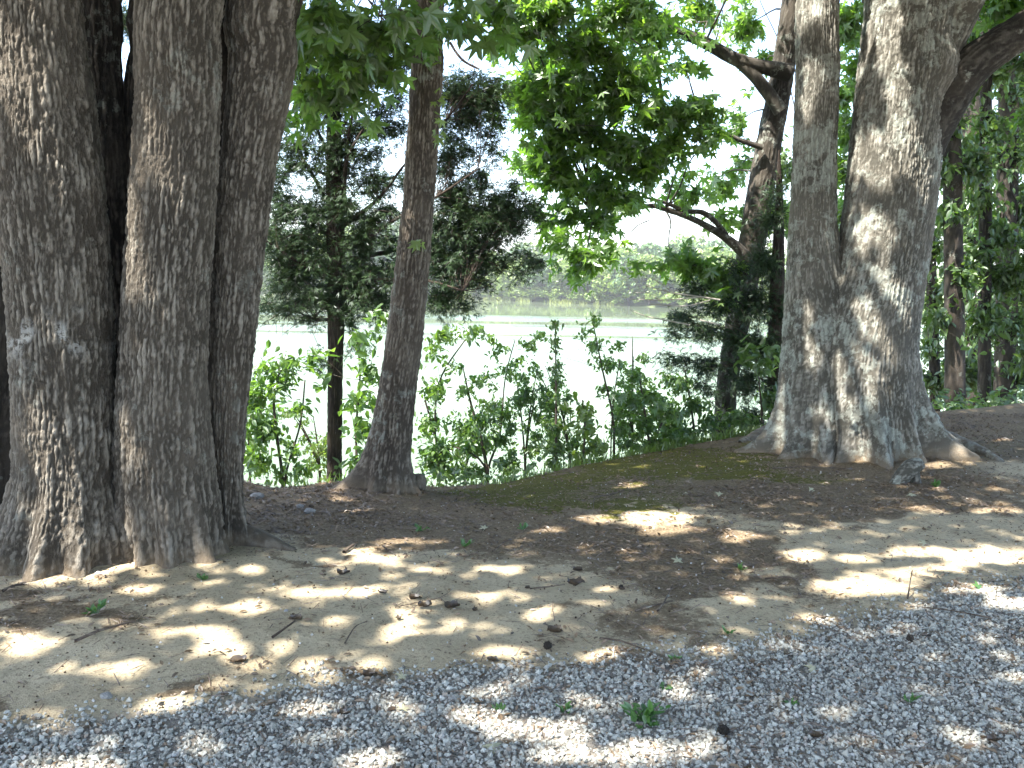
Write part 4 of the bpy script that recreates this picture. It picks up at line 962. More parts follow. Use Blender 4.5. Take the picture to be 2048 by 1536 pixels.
wood_tree(1968, 26, 13.5, 800, -60, 6, [(1990, 140, 50, 50, .6), (1980, 260, 50, 60, .8), (1960, 400, 50, 50, .9), (2000, 470, 50, 50, 1.0), (1960, 520, 50, 60, 1.0), (1970, 640, 50, 60, 1.0), (2010, 560, 50, 60, 1)],
          'slender wood tree, second trunk right of the twin-stemmed oak')
wood_tree(2010, 44, 14.5, 800, -60, 10, [(2030, 180, 50, 60, .8), (2020, 320, 50, 60, .9), (2040, 420, 50, 60, 1.0), (2020, 650, 60, 60, 1.1), (2030, 740, 60, 50, 1), (2060, 560, 50, 80, 1)],
          'thick shaded wood tree near the right edge', size=.12)
wood_tree(2080, 50, 13, 810, -60, 20, [(2060, 120, 50, 60, .7), (2080, 280, 60, 80, .9), (2090, 500, 60, 90, 1), (2080, 700, 60, 80, 1)], 'wood tree half outside the right edge', size=.12)
wood_tree(1870, 22, 15.5, 790, -60, -30, [(1870, 500, 40, 60, .6), (1870, 590, 40, 50, .6), (1860, 690, 40, 40, .5), (1880, 770, 50, 30, 1), (1850, 760, 30, 30, .7), (1930, 740, 60, 50, 1.1), (1990, 770, 60, 40, 1.2)],
          'thin wood tree hugging the right outline of the twin-stemmed oak')
wood_tree(1715, 26, 14, 820, -60, 20, [(1700, 50, 50, 60, .8), (1720, 140, 40, 40, .6), (1700, 260, 40, 60, .9), (1690, 340, 40, 50, 1.0), (1690, 420, 30, 40, .9), (1690, 190, 40, 40, .5)],
          'leafy tree glimpsed through the fork of the twin-stemmed oak', leaf=STAR, size=.12, m=M_MAPLE)
wood_tree(1610, 24, 13, 830, 330, 10, [(1585, 440, 40, 60, .8), (1590, 340, 30, 50, .5), (1560, 330, 30, 60, .5), (1600, 560, 40, 60, .8), (1580, 650, 40, 60, .8), (1580, 760, 50, 50, 1)],
          'young tree mostly hidden behind the left stem of the twin-stemmed oak', size=.09)
# foliage hanging at upper right, near
wood_tree(2150, 60, 9.5, 850, -100, 20, [(2020, 60, 50, 30, .8, 9), (2040, 20, 60, 30, .8, 9), (2000, 0, 60, 30, .6, 9), (2060, 220, 40, 50, .5, 9.3)], 'overhanging leafy tree entering from the top right corner', leaf=STAR, size=.11, m=M_MAPLE)
wood_tree(1940, 50, 19, 790, -80, 10, [(1950, 150, 110, 60, .6), (1950, 300, 110, 90, .9), (1950, 460, 110, 90, 1), (1950, 620, 110, 90, 1), (1950, 740, 120, 60, 1.1)], 'far dark tree closing the gaps deep in the wood', size=.16, cover=4)
wood_tree(2090, 50, 22, 790, -80, -30, [(2060, 250, 110, 90, .8), (2050, 420, 110, 90, 1), (2060, 600, 110, 90, 1), (2050, 740, 120, 60, 1.1)], 'second far tree deep in the wood near the right edge', size=.18, cover=4)
# left: leaves glimpsed beyond the left edge
wood_tree(-90, 60, 9, 900, -60, -10, [(10, 720, 40, 60, .5, 9), (0, 850, 50, 60, .7, 9), (20, 940, 50, 50, .7, 9), (0, 600, 30, 60, .4, 9)], 'tree outside the left edge whose leaves show beside the dark trunk', size=.09)

# ------------------------------------------------------------------ far bank
def far_crown(seed, hw, hh):
    r = np.random.default_rng(seed)
    P = []
    for k in range(16):
        u = r.normal(size=3); u /= np.linalg.norm(u); u[2] = abs(u[2]) * 1.1 - .45
        c = u * np.array([hw * .62, hw * .62, hh * .62]); rad = r.uniform(.28, .46) * hw
        n = 150
        d = r.normal(size=(n, 3)); d /= np.linalg.norm(d, axis=1)[:, None]
        P.append(c + d * rad * r.uniform(.75, 1.05, (n, 1)) * np.array([1, 1, .8]))
    P = np.concatenate(P); P[:, 2] += hh
    return P
FC = []
for k in range(6):
    P = far_crown(500 + k, 4.2 + .4 * (k % 3), 5.2 + .5 * (k % 2))
    V, T = instance_mesh(P, frames(len(P), (0, 0, 1), .8), rng.uniform(.55, .95, len(P)), *QUAD)
    FC.append((V, T))
def shared_mesh(name, V, T, m):
    o = mesh_np(name, V, T, m); me = o.data; bpy.data.objects.remove(o); return me
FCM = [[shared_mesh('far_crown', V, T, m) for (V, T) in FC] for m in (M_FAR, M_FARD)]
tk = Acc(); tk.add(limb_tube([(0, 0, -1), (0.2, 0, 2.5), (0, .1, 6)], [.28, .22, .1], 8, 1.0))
tro = tk.obj('trunk', B_DARK, None); TRM = tro.data; bpy.data.objects.remove(tro)
def shore(x): return float(np.interp(x, _sh_x, _sh_y))
far_spec = [(945, 0, 'pale crown behind the cedar tips'), (985, 1, 'blue-green crown left of the hanging maple spray'), (1018, 0, 'bright rounded crown below the cedar tips'), (1060, 0, 'tall rounded crown under the cedar branch ends'),
            (1100, 1, 'dark bluish crown left of the hanging maple spray'), (1140, 0, 'light crown right below the hanging maple spray'), (1175, 1, 'darker crown right below the hanging maple spray'), (1215, 0, 'broad pale crown at the middle of the opening'),
            (1255, 0, 'yellowish crown on the rising far shore'), (1295, 0, 'pale crown left of the bleached branch'), (1335, 0, 'washed-out crown behind the bleached branch'), (560, 1, 'crown left of the cedar trunk'), (620, 0, 'light crown close left of the cedar trunk'),
            (730, 0, 'crown between cedar trunk and leaning tree'), (905, 1, 'dark crown just right of the leaning tree')]
for k, (px, dk, lab) in enumerate(far_spec):
    d = ray(px, 600); x = d[0] / d[1] * 190; 
    for it in range(4): x = d[0] / d[1] * (shore(x) + 4)
    y = shore(x) + 1.5 + rng.uniform(0, 2)
    t = empty('far_tree', (x, y, float(hgt(x, y))), 'lakeside tree across the water, ' + lab, 'tree', 'trees lining the far shore')
    s_ = rng.uniform(.8, 1.05)
    for nm, me in (('crown', FCM[dk][k % 6]), ('trunk', TRM)):
        o = bpy.data.objects.new(nm, me); COL.objects.link(o); o.parent = t; o.scale = (s_, s_, s_ * rng.uniform(.8, 1.05)); o.rotation_euler = (0, 0, rng.uniform(0, 6))
# wood mass behind
VV, TT, kk_ = [], [], 0
VD, TD, kd = [], [], 0
rows = [(3, 4.6), (8, 5.2), (15, 5.8), (25, 6.5), (38, 7.5), (56, 9)]
for off, sp in rows:
    for x in np.arange(-95, 75, sp):
        x = x + rng.uniform(-2, 2); y = shore(x) + off + rng.uniform(-3, 3)
        px, py = project(np.array([x, y, 0.])); 
        if px < 420 or px > 1560: continue
        V, T = FC[rng.integers(6)]
        sel = rng.random(len(T) // 2) < (.42 if off < 30 else .25)
        ssz = rng.uniform(.85, 1.25) * (1.5 if x < -20 else 1.0); a = rng.uniform(0, 6.28); R2 = np.array([[math.cos(a), -math.sin(a), 0], [math.sin(a), math.cos(a), 0], [0, 0, 1]])
        V2 = V.reshape(-1, 4, 3)[sel].reshape(-1, 3) @ R2.T * ssz + np.array([x, y, float(hgt(x, y)) - .6])
        T2 = (QUAD[1][None] + (np.arange(sel.sum()) * 4)[:, None, None]).reshape(-1, 3)
        if rng.random() < .35: VD.append(V2); TD.append(T2 + kd); kd += len(V2)
        else: VV.append(V2); TT.append(T2 + kk_); kk_ += len(V2)
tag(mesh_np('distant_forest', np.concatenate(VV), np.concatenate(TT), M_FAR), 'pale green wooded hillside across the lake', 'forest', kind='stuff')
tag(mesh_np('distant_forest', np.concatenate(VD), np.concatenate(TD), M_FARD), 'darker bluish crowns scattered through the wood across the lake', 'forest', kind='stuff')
VV, TT, kk_ = [], [], 0
for x in np.arange(-80, 62, 1.7):
    x = x + rng.uniform(-.6, .6); y = shore(x) + rng.uniform(-.6, 1.6); V, T = FC[rng.integers(6)]
    sel = rng.random(len(T) // 2) < .16; z_ = rng.uniform(.25, .5)
    V2 = V.reshape(-1, 4, 3)[sel].reshape(-1, 3) * np.array([z_ * 1.3, z_ * 1.2, z_]) + np.array([x, y, WATER - .3])
    TT.append((QUAD[1][None] + (np.arange(sel.sum()) * 4)[:, None, None]).reshape(-1, 3) + kk_); VV.append(V2); kk_ += len(V2)
tag(mesh_np('shoreline_bushes', np.concatenate(VV), np.concatenate(TT), M_FAR), 'low pale bushes overhanging the far waterline', 'bushes', kind='stuff')
# marsh grass at the far shore
nM = 16000
mx = rng.uniform(-70, 50, nM); my = np.interp(mx, _sh_x, _sh_y) + rng.uniform(-1.2, 3.0, nM)
kk = (vn(v3(mx * .35, my * .3), 93) > -.2) & (mx < 20)
mp = np.stack([mx, my, np.maximum(hgt(mx, my), WATER) + .0], -1)[kk]
bl2 = (np.array([(-.18, 0, 0), (.18, 0, 0), (.05, 0, 1.0), (-.05, .1, .9)]), np.array([(0, 1, 2), (0, 2, 3)]))
Rz = frames(len(mp), (0, 0, 8), .8)
V, T = instance_mesh(mp, Rz, rng.uniform(.3, .9, len(mp)), *bl2)
tag(mesh_np('marsh_grass', V, T, M_REED), 'yellow-green marsh grass edging the far shore', 'marsh grass', kind='stuff')
# bleached dead branches hanging out over the lake, by the juniper
db = empty('dead_branch', at(1345, 600, 10.0), 'bleached bare dead branch sticking out over the water beside the juniper', 'dead branch')
acc = Acc()
for pts in ([(1440, 600, 4), (1390, 592, 3), (1340, 585, 2.5), (1290, 570, 2)], [(1400, 594, 3), (1330, 600, 2), (1260, 598, 1.5)], [(1350, 586, 2), (1310, 560, 1.5), (1280, 548, 1)], [(1420, 600, 3), (1370, 612, 2), (1300, 608, 1.3)],
            [(1330, 640, 2.5), (1290, 632, 2), (1262, 620, 1.5)], [(1380, 650, 3), (1330, 640, 2.5)], [(1320, 600, 1.5), (1290, 585, 1.2), (1255, 588, 1)], [(1400, 640, 3), (1440, 650, 3)]):
    P_, R_ = px_path(pts, 9.9); acc.add(limb_tube(P_, R_, 6, .08))
acc.obj('branch', B_PALEBRANCH, db)

# ------------------------------------------------------------------ gravel
def ico():
    t = (1 + 5 ** .5) / 2
    v = np.array([(-1, t, 0), (1, t, 0), (-1, -t, 0), (1, -t, 0), (0, -1, t), (0, 1, t), (0, -1, -t), (0, 1, -t), (t, 0, -1), (t, 0, 1), (-t, 0, -1), (-t, 0, 1)]) / math.sqrt(1 + t * t)
    f = np.array([(0, 11, 5), (0, 5, 1), (0, 1, 7), (0, 7, 10), (0, 10, 11), (1, 5, 9), (5, 11, 4), (11, 10, 2), (10, 7, 6), (7, 1, 8), (3, 9, 4), (3, 4, 2), (3, 2, 6), (3, 6, 8), (3, 8, 9), (4, 9, 5), (2, 4, 11), (6, 2, 10), (8, 6, 7), (9, 8, 1)])
    return v, f
OV = np.array([(1, 0, 0), (0, 1, 0), (-1, 0, 0), (0, -1, 0), (0, 0, 1), (0, 0, -1)], float) * 1.12
OF = np.array([(0, 1, 4), (1, 2, 4), (2, 3, 4), (3, 0, 4), (1, 0, 5), (2, 1, 5), (3, 2, 5), (0, 3, 5)])
IV, IF = ico()
def stone_mat():
    m, nt, out = mat('limestone_gravel'); g = NT(nt)
    geo = g.n('ShaderNodeNewGeometry')
    col = g.ramp(geo.outputs['Random Per Island'], [(0.0, (0.05, 0.045, 0.035)), (0.16, (0.26, 0.25, 0.21)), (0.5, (0.39, 0.385, 0.335)), (0.8, (0.48, 0.48, 0.425)), (0.92, (0.58, 0.575, 0.51)), (0.96, (0.30, 0.21, 0.13)), (1.0, (0.62, 0.6, 0.56))])
    n = g.noise(geo.outputs['Position'], 120, 4, .6)
    col = g.mix(g.ramp(n, [(.35, .0), (.7, .35)]), col, (0.22, 0.2, 0.18))
    p = g.n('ShaderNodeBsdfPrincipled'); g.l(col, p.inputs['Base Color']); p.inputs['Roughness'].default_value = .85
    g.l(g.bump(n, .4, .004), p.inputs['Normal']); g.l(p.outputs[0], out.inputs[0]); return m
M_STONE = stone_mat()
def gravel(x0, x1, y0, y1, pitch, smin, smax):
    n = int((x1 - x0) * (y1 - y0) / pitch ** 2)
    x, y = rng.uniform(x0, x1, n), rng.uniform(y0, y1, n); z = hgt(x, y)
    gm = ground_masks(x, y, z)[0]
    keep = rng.random(n) < np.clip(gm, 0, 1) ** 1.3 + 0.0015
    if pitch > .03: keep &= ~((x > -2.2) & (x < 3.5) & (y > 2.3) & (y < 4.9))
    x, y, z = x[keep], y[keep], z[keep]; n = len(x)
    s = rng.uniform(smin, smax, n) * np.where(rng.random(n) < .08, 1.5, 1)
    px, py = project(np.stack([x, y, z], -1))
    inn = (px > -260) & (px < 2310) & (py < 1720) & (y > .8)
    kk = inn | (rng.random(n) < (.22 if pitch < .03 else 1)); x, y, z, s, inn = x[kk], y[kk], z[kk], s[kk] * np.where(inn[kk], 1, 1.7), inn[kk]; n = len(x)
    tv = OV[None] + rng.uniform(-.22, .22, (n, 6, 3))
    Rf = frames(n, (0, 0, 1.5), .8)
    sz = np.stack([s * rng.uniform(.8, 1.3, n), s * rng.uniform(.8, 1.2, n), s * rng.uniform(.6, .95, n)], -1)
    P = np.stack([x, y, z + s * rng.uniform(.05, .75, n)], -1)
    return instance_mesh(P, Rf, sz, tv, OF)
V1, T1 = gravel(-2.2, 3.5, 2.3, 4.9, .0114, .0040, .0092)
V2, T2 = gravel(-6, 8, -1.0, 6.0, .06, .008, .014)
tag(mesh_np('gravel', np.concatenate([V1, V2]), np.concatenate([T1, T2 + len(V1)]), M_STONE), 'loose grey limestone gravel of the drive', 'gravel', kind='stuff')

# ------------------------------------------------------------------ litter
nL = 100000
x, y = rng.uniform(-4.2, 6.6, nL), rng.uniform(2.4, 9.8, nL); z = hgt(x, y)
gm, lm, mm, dm, fm = ground_masks(x, y, z)
prob = np.clip(lm * .75 + dm * .14 + .12 + gm * .14, 0, 1) * np.clip(.55 + .9 * fbm(v3(x * 3, y * 3), 3, 71), 0, 1)
k = rng.random(nL) < prob
P = np.stack([x, y, z + .006], -1)[k]; n = len(P)
curl = (np.array([(0, -.5, 0), (.25, -.1, .12), (.2, .3, .16), (0, .6, .05), (-.2, .25, .2), (-.28, -.1, .1)]), np.array([(0, 1, 2), (0, 2, 3), (0, 3, 4), (0, 4, 5)]))
V, T = instance_mesh(P, frames(n, (0, 0, 1.6), .6), rng.uniform(.010, .040, n), *curl)
tag(mesh_np('leaf_litter', V, T, M_DEAD), 'brown curled leaf litter scattered over the bank', 'leaf litter', kind='stuff')
k = rng.random(nL) < prob * .8
P = np.stack([x + .013, y, z + .006], -1)[k]; n = len(P)
ned = (np.array([(-.03, -.5, 0), (.03, -.5, 0), (.02, .5, .06), (-.02, .5, .06), (0, 0, .06)]), np.array([(0, 1, 4), (1, 2, 4), (2, 3, 4), (3, 0, 4)]))
V, T = instance_mesh(P, frames(n, (0, 0, 3), .5), rng.uniform(.03, .09, n), *ned)
tag(mesh_np('pine_needles', V, T, M_NEEDLE), 'dry needles and twig bits strewn through the brown litter', 'needles', kind='stuff')
# small specks of debris on sand: crumbs
nC = 11000
x, y = rng.uniform(-4.2, 6.6, nC), rng.uniform(2.6, 8.6, nC); z = hgt(x, y)
s_ = rng.uniform(.002, .0065, nC)
V, T = instance_mesh(np.stack([x, y, z + s_ * .3], -1), frames(nC), s_, OV * np.array([1, 1, .7]), OF)
def crumb_mat():
    m, nt, out = mat('crumbs'); g = NT(nt); geo = g.n('ShaderNodeNewGeometry')
    col = g.ramp(geo.outputs['Random Per Island'], [(0, (.05, .035, .025)), (.6, (.17, .12, .08)), (.8, (.4, .36, .3)), (1, (.6, .58, .54))])
    p = g.n('ShaderNodeBsdfDiffuse'); g.l(col, p.inputs[0]); g.l(p.outputs[0], out.inputs[0]); return m
tag(mesh_np('soil_crumbs', V, T, crumb_mat()), 'small crumbs of bark and grit on the sand', 'grit', kind='stuff')

# ------------------------------------------------------------------ single things lying on the ground
def stick(name, pts, w, label, cat='stick', m=B_STICK, lift=.008, fork=None):
    P_ = [ghit(a, b) + np.array([0, 0, lift + (c if True else 0)]) for a, b, c in pts]
    t = empty(name, P_[0], label, cat)
    acc = Acc(); acc.add(limb_tube(P_, np.linspace(w, w * .5, len(P_)), 7, .015, .0015, .01, int(pts[0][0])))
    for fk in (fork or []):
        F_ = [ghit(a, b) + np.array([0, 0, lift + c]) for a, b, c in fk]
        acc.add(limb_tube(F_, np.linspace(w * .7, w * .3, len(F_)), 6, .02))
    acc.obj('stem', m, t); return t
stick('stick', [(1270, 1225, 0), (1310, 1218, .01), (1345, 1205, .0)], .006, 'thin dark stick on the brown patch in mid-bank')
stick('stick', [(1315, 1225, 0), (1330, 1208, .01), (1345, 1180, .02)], .006, 'short forked stick crossing the brown patch, beside the thin dark stick', fork=[[(1335, 1200, .01), (1350, 1192, .0)]])
stick('stick', [(1545, 938, 0), (1620, 938, .01), (1710, 941, .0)], .006, 'long straight pale stick on the moss below the twin-stemmed oak')
stick('stick', [(688, 1107, 0), (700, 1100, .01), (712, 1093, .01)], .012, 'stubby light stick at the edge of the sunlit sand beside the oak roots')
stick('stick', [(765, 1098, .01), (790, 1112, .0)], .006, 'small stick lying right of the stubby light stick')
stick('twig', [(790, 1218, 0), (830, 1213, .01), (880, 1200, .005), (905, 1185, .01)], .0035, 'branching grey twig on the sunny sand in front', 'twig', fork=[[(880, 1200, .005), (900, 1215, .0), (930, 1225, 0)], [(850, 1208, .0), (810, 1225, .0)]])
stick('twig', [(1060, 1180, 0), (1100, 1176, .0), (1130, 1176, .01)], .004, 'straight twig tied to the curled bark piece on the sand', 'twig')
stick('twig', [(1240, 985, 0), (1215, 992, .0), (1190, 1005, .03), (1187, 1020, .0)], .006, 'hooked pale twig standing up at the mossy edge', 'twig', fork=[[(1190, 1005, .03), (1170, 1000, .03)], [(1215, 992, 0), (1160, 980, 0)]])
stick('twig', [(1815, 1200, 0), (1818, 1190, .05), (1822, 1178, .09)], .005, 'upright twig stub beside the brightest sand on the right', 'twig')
stick('twig', [(1985, 1240, 0), (1900, 1228, .01), (1820, 1215, .0)], .004, 'long thin twig along the gravel margin on the right', 'twig')
stick('twig', [(1370, 990, .0), (1400, 1000, .02), (1420, 1012, .0)], .005, 'twig tangle on the moss above the big sun fleck', 'twig', fork=[[(1380, 975, .05), (1400, 1000, .02)], [(1380, 1010, 0), (1430, 1003, .01)], [(1390, 1015, 0), (1420, 990, .03)]])
stick('twig', [(5, 1185, 0), (30, 1178, .01), (48, 1172, .0)], .009, 'broken pale twig at the foot of the oak by the left edge', 'twig')
stick('twig', [(690, 1290, 0), (710, 1262, .01), (735, 1250, .01)], .004, 'dark bent twig between the small sun flecks', 'twig')
stick('twig', [(1200, 1280, .0), (1240, 1290, .01), (1290, 1303, .0)], .006, 'dark twig lying just above the gravel margin', 'twig')
stick('twig', [(545, 1278, .0), (575, 1262, .012), (590, 1250, .01)], .007, 'dark bark-covered twig on the left sand', 'twig')
stick('twig', [(150, 1286, .0), (200, 1270, .012), (270, 1250, .01)], .008, 'long dark twig bordering the left brown litter patch', 'twig')
stick('twig', [(1530, 1160, .0), (1580, 1165, .02), (1600, 1175, .0)], .006, 'brown twig right of the brown litter tongue', 'twig')
stick('twig', [(985, 1105, .0), (1010, 1090, .012), (1020, 1085, .01)], .005, 'small dark twig at the border between litter and sand', 'twig')
# bark flakes / dead curled leaves
def flake(px, py, size, label, m=M_DEAD, name='bark_flake', cat='bark piece', rot=0.0, tilt=.3):
    g = ghit(px, py); t = None
    nu, nv = 9, 6
    u, v = np.meshgrid(np.linspace(-1, 1, nu), np.linspace(-1, 1, nv))
    edge = (1 + .7 * fbm(v3(u * 2.5 + px, v * 2.5), 3, int(px))) * (1 - .35 * u ** 2 * (.5 + .5 * np.abs(v)))
    X_, Y_ = u * size * .85 * edge, v * size * .5 * edge * (1 - .3 * u * np.sin(px))
    Zt = size * (.35 * (v ** 2) + .15 * fbm(v3(u * 3, v * 3 + px), 2, 3)) + size * tilt * np.abs(u) * .3
    top = np.stack([X_, Y_, Zt + .004], -1).reshape(-1, 3); bot = top - np.array([0, 0, .0015])
    ii = np.arange(nu * nv).reshape(nv, nu)
    q = np.stack([ii[:-1, :-1], ii[:-1, 1:], ii[1:, 1:], ii[1:, :-1]], -1).reshape(-1, 4)
    V = np.concatenate([top, bot]); c, s = math.cos(rot), math.sin(rot)
    V = V @ np.array([[c, s, 0], [-s, c, 0], [0, 0, 1]]) + g
    o = mesh_np(name, V, np.concatenate([q, q[:, ::-1] + nu * nv]), m, smooth=True)
    return tag(o, label, cat)
M_FLAKE = leaf_mat('bark_flake', (0.04, 0.026, 0.016), (0.11, 0.075, 0.045), (0.03, 0.02, 0.01), (0.05, 0.03, 0.02), .05, isl=False)
flake(1150, 1172, .055, 'curled reddish-brown bark piece in the open sand', M_FLAKE, rot=.2, tilt=1.2)
flake(1055, 1177, .02, 'small brown chip left of the curled bark piece', M_FLAKE)
flake(765, 1187, .035, 'dark crumpled bark piece beside the long sun fleck', M_FLAKE, rot=-.6)
flake(830, 1198, .04, 'brown oval bark flake right of the long sun fleck', M_FLAKE, rot=.1)
flake(850, 1216, .045, 'ragged brown bark flake below the oval one', M_FLAKE, rot=.2, tilt=1)
flake(905, 1216, .05, 'elongated dark bark flake pointing up right', M_FLAKE, rot=.5)
flake(950, 1222, .025, 'grey-green upright bark chip beside the middle sun fleck', M_FLAKE, rot=1.4, tilt=1)
flake(797, 1240, .022, 'triangular brown chip standing between two sun flecks', M_FLAKE, rot=1.2, tilt=1.5)
flake(740, 1352, .038, 'clump of dark rotten bark at the gravel edge', M_FLAKE, rot=.3, tilt=.5)
flake(985, 1322, .03, 'rusty leaf scrap under the sun fleck near the gravel', M_FLAKE)
flake(1110, 1265, .05, 'flat brown bark strip above the round seed ball', M_FLAKE, rot=-.1)
flake(590, 1240, .04, 'dark bark scrap on the sand left of the small flecks', M_FLAKE, rot=.1)
flake(1155, 1142, .035, 'grey twiggy bark scrap above the curled bark piece', M_FLAKE, rot=0)
flake(1245, 1180, .02, 'tiny dark bark chip left of the brown patch', M_FLAKE)
flake(480, 1325, .045, 'dark bark scrap at the left end of the sand', M_FLAKE, rot=.4)
flake(685, 1150, .045, 'crumpled dark leaf above the long sun fleck', M_FLAKE, rot=.2, tilt=1)
flake(1635, 1475, .035, 'reddish-brown leaf lying on the lower right gravel', M_FLAKE, rot=.0)
flake(1985, 1483, .035, 'dark leaf on the gravel near the lower right corner', M_FLAKE, rot=.1)
flake(1500, 1395, .03, 'orange-brown dry leaf on the gravel', M_DEAD, rot=.1)
flake(685, 1430, .03, 'dark wet leaf scrap on the gravel left of centre', M_FLAKE, rot=.2)
# pale star leaves
def star(px, py, size, label, m=M_PALE, tilt=(.2, -.5, 1), rot=None):
    g = ghit(px, py) + np.array([0, 0, .014])
    Rf = frames(1, tilt, .15)
    V, T = instance_mesh(g[None], Rf, np.array([size]), *STAR)
    b = V.copy(); b[:, 2] -= .001
    o = mesh_np('fallen_leaf', np.concatenate([V, b]), np.concatenate([T, T[:, ::-1] + len(V)]), m)
    return tag(o, label, 'fallen leaf')
star(985, 1498, .055, 'pale star-shaped leaf on the gravel at the bottom centre')
star(1628, 1344, .04, 'cream star-shaped leaf lying in the right part of the gravel')
star(1356, 1127, .045, 'whitish five-pointed leaf on the brown litter')
star(805, 1425, .035, 'yellowish leaf beside the sunny gravel left of centre')
star(1825, 992, .05, 'pale curled leaf below the broken stump')
star(1620, 982, .05, 'tan lobed leaf on the litter below the roots')
star(1370, 990, .045, 'pale leaf caught in the twig tangle')
star(1440, 992, .05, 'broad cream leaf beside the twig tangle')
star(805, 1362, .035, 'light leaf at the gravel margin above the yellowish one')
star(1955, 1180, .05, 'light green leaf in the sun at the right gravel margin', M_WEED)
star(970, 1060, .04, 'pale leaf in the shaded litter below the leaning tree')
star(1850, 1090, .045, 'whitish leaf on the bright sand to the right')
# seed balls
def ball(px, py, r, label):
    g = ghit(px, py); t = empty('seed_ball', g, label, 'seed ball')
    c = g + np.array([0, 0, r * .9])
    V, Qf, bk, so_ = blob_mesh(c, r, int(px), 10, rough=.08)
    bark_obj('ball', V, Qf, bk * .3, so_ * 0, B_DARK, t)
    n = 46; d = rng.normal(size=(n, 3)); d /= np.linalg.norm(d, axis=1)[:, None]
    sp = (np.array([(-.4, 0, 0), (.2, .35, 0), (.2, -.35, 0), (0, 0, 1.0)]), np.array([(0, 1, 3), (1, 2, 3), (2, 0, 3)]))
    a = rng.normal(size=(n, 3)); xx = np.cross(a, d); xx /= np.linalg.norm(xx, axis=1)[:, None]
    Rf = np.stack([xx, np.cross(d, xx), d], -1)
    V, T = instance_mesh(c + d * r * .9, Rf, np.full(n, r * .38), *sp)
    mesh_np('spikes', V, T, B_TWIG, t)
ball(1095, 1298, .017, 'spiky dark seed ball on the sand above the gravel')
ball(1447, 1470, .018, 'spiky dark seed ball in the middle of the gravel')
ball(1820, 1283, .016, 'spiky seed ball on the right gravel margin')
ball(1242, 1178, .012, 'small seed ball left of the brown patch')
# stones
M_ROCK = bark_mat('rock', (.2, .19, .17), (.36, .35, .33), (.55, .54, .52), .2)
def rock(px, py, r, label, sq=(1, .8, .6)):
    g = ghit(px, py) + np.array([0, 0, r * .25])
    V, Qf, bk, so_ = blob_mesh(g, r, int(px) + 3, 12, sq, .35)
    return tag(bark_obj('stone', V, Qf, bk, so_ * 0, M_ROCK, None), label, 'stone')
rock(1828, 912, .035, 'small white stone perched behind the broken stump', (1, .8, .9))
rock(906, 1400, .02, 'pinkish pebble larger than its neighbours in the left gravel')
rock(572, 1222, .010, 'tiny white pebble on the sand beside the long sun fleck')
rock(514, 996, .05, 'pale lichen-spotted stone in the shade right of the oak')
rock(620, 1026, .04, 'pale stone in the shaded dirt below the cedar')
rock(600, 1015, .03, 'smaller pale stone next to the one below the cedar')
rock(1080, 1262, .010, 'bluish pebble on the open sand')
rock(213, 1395, .022, 'white pebble isolated at the left end of the gravel')
# broken stump below the right tree
gS = ghit(1810, 975)
stump = empty('broken_stump', gS, 'weathered lichen-grey root stub jutting up in front of the twin-stemmed oak', 'stump')
a0 = ghit(1790, 965); P_ = [a0 + np.array([-.02, 0, -.06]), a0 + np.array([.04, -.02, .05]), a0 + np.array([.12, 0, .12]), a0 + np.array([.2, .02, .15])]
V, Qf, bk, so_ = limb_tube(P_, [.045, .06, .07, .045], 28, .012, .004, .012, 9)
bark_obj('stub', V, Qf, bk, so_, B_RIGHT, stump)
V, Qf, bk, so_ = limb_tube([P_[2] + np.array([.03, .0, -.02]), P_[2] + np.array([.04, -.03, -.14])], [.03, .035], 16, .015, .004, .03, 19)
bark_obj('root', V, Qf, bk, so_, B_RIGHT, stump)
# weeds
def weed(px, py, r, n, label, leaf=OVAL, size=.05, m=M_WEED):
    g = ghit(px, py); t = empty('weed', g, label, 'weed')
    th = rng.uniform(0, 2 * PI, n); rr = r * rng.uniform(.15, 1, n)
    tip = g + np.stack([rr * np.cos(th), rr * np.sin(th), r * rng.uniform(.2, .9, n)], -1)
    K = 4; tt = np.linspace(0, 1, K)[None, :, None]
    Pk = g[None, None] * (1 - tt) + tip[:, None] * tt
    V, Qf = thin_tubes(Pk, np.full(n, .0016), np.full(n, .0008)); mesh_np('stems', V, Qf, m, t)
    d = tip - g; d /= np.linalg.norm(d, axis=1)[:, None]
    LPp = np.concatenate([tip, Pk[:, 2]]); dd = np.concatenate([d, d])
    V, T = instance_mesh(LPp, frames_dir(dd, np.tile([0, 0, 1.0], (2 * n, 1)), .35), rng.uniform(.6, 1.2, 2 * n) * size, *leaf)
    tag(mesh_np('leaves', V, T, m, t), kind='stuff')
weed(1292, 1448, .085, 26, 'leafy green weed clump growing out of the gravel', size=.045)
weed(1130, 1425, .04, 9, 'small green weed in sunny gravel left of the big clump', size=.025)
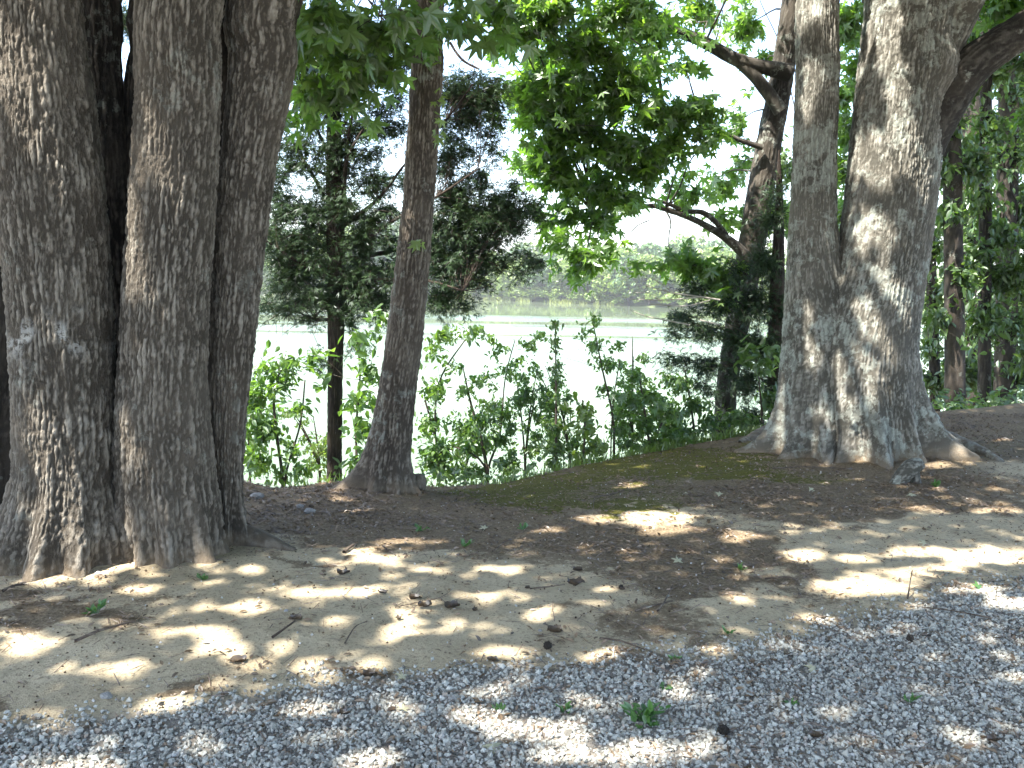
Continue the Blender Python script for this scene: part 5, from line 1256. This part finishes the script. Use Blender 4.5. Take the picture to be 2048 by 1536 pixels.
weed(1000, 1425, .03, 7, 'tiny weed sprig in the gravel at centre', size=.024)
weed(1328, 1378, .03, 7, 'tiny weed at the gravel margin above the big clump', size=.025)
weed(930, 1095, .06, 10, 'low green seedling at the litter edge below the leaning tree', size=.035)
weed(840, 1062, .05, 9, 'green seedling in the shaded litter', size=.035)
weed(1045, 1060, .04, 8, 'small seedling in the litter right of the pale leaf', size=.03)
weed(195, 1228, .05, 8, 'small weed in the brown litter in front of the oak', size=.04)
weed(405, 1160, .03, 7, 'tiny weed at the oak root tips', size=.03)
weed(1480, 1140, .035, 7, 'small green weed on the brown litter tongue', size=.035)
weed(1580, 1410, .03, 6, 'dark green sprig in the right gravel', size=.025)
weed(1820, 1405, .03, 6, 'green sprig in the far right gravel', size=.025)
weed(1870, 975, .05, 8, 'broad-leafed seedling right of the broken stump', size=.045)
weed(1455, 1268, .03, 6, 'seedling on the sand above the right gravel', size=.03)
weed(1350, 1322, .02, 5, 'green leafed sprout right at the gravel margin', size=.025)
weed(1500, 868, .12, 30, 'yellow-green grass tuft on the crest left of the oak roots', bl, .12, M_BUSHY)

sc.render.resolution_x, sc.render.resolution_y = 1024, 768
print('tris', sum(len(o.data.polygons) * (2 if len(o.data.polygons) and o.data.polygons[0].loop_total == 4 else 1) for o in bpy.data.objects if o.type == 'MESH'), 'objs', len(bpy.data.objects))
# ------------------------------------------------------------------ haze over the lake
hm, hnt, hout = mat('haze')
pv = hnt.nodes.new('ShaderNodeVolumePrincipled')
pv.inputs['Color'].default_value = (0.93, 0.96, 1.0, 1)
pv.inputs['Density'].default_value = 0.0005
hnt.links.new(pv.outputs[0], hout.inputs['Volume'])
hv = np.array([(x, y, z) for x in (-720, 760) for y in (-320, 1320) for z in (-6.0, 45.0)])
hq = np.array([(0, 1, 3, 2), (4, 6, 7, 5), (0, 4, 5, 1), (2, 3, 7, 6), (0, 2, 6, 4), (1, 5, 7, 3)])
tag(mesh_np('haze', hv, hq, hm), 'thin summer haze paling the far shore', 'haze', kind='stuff')
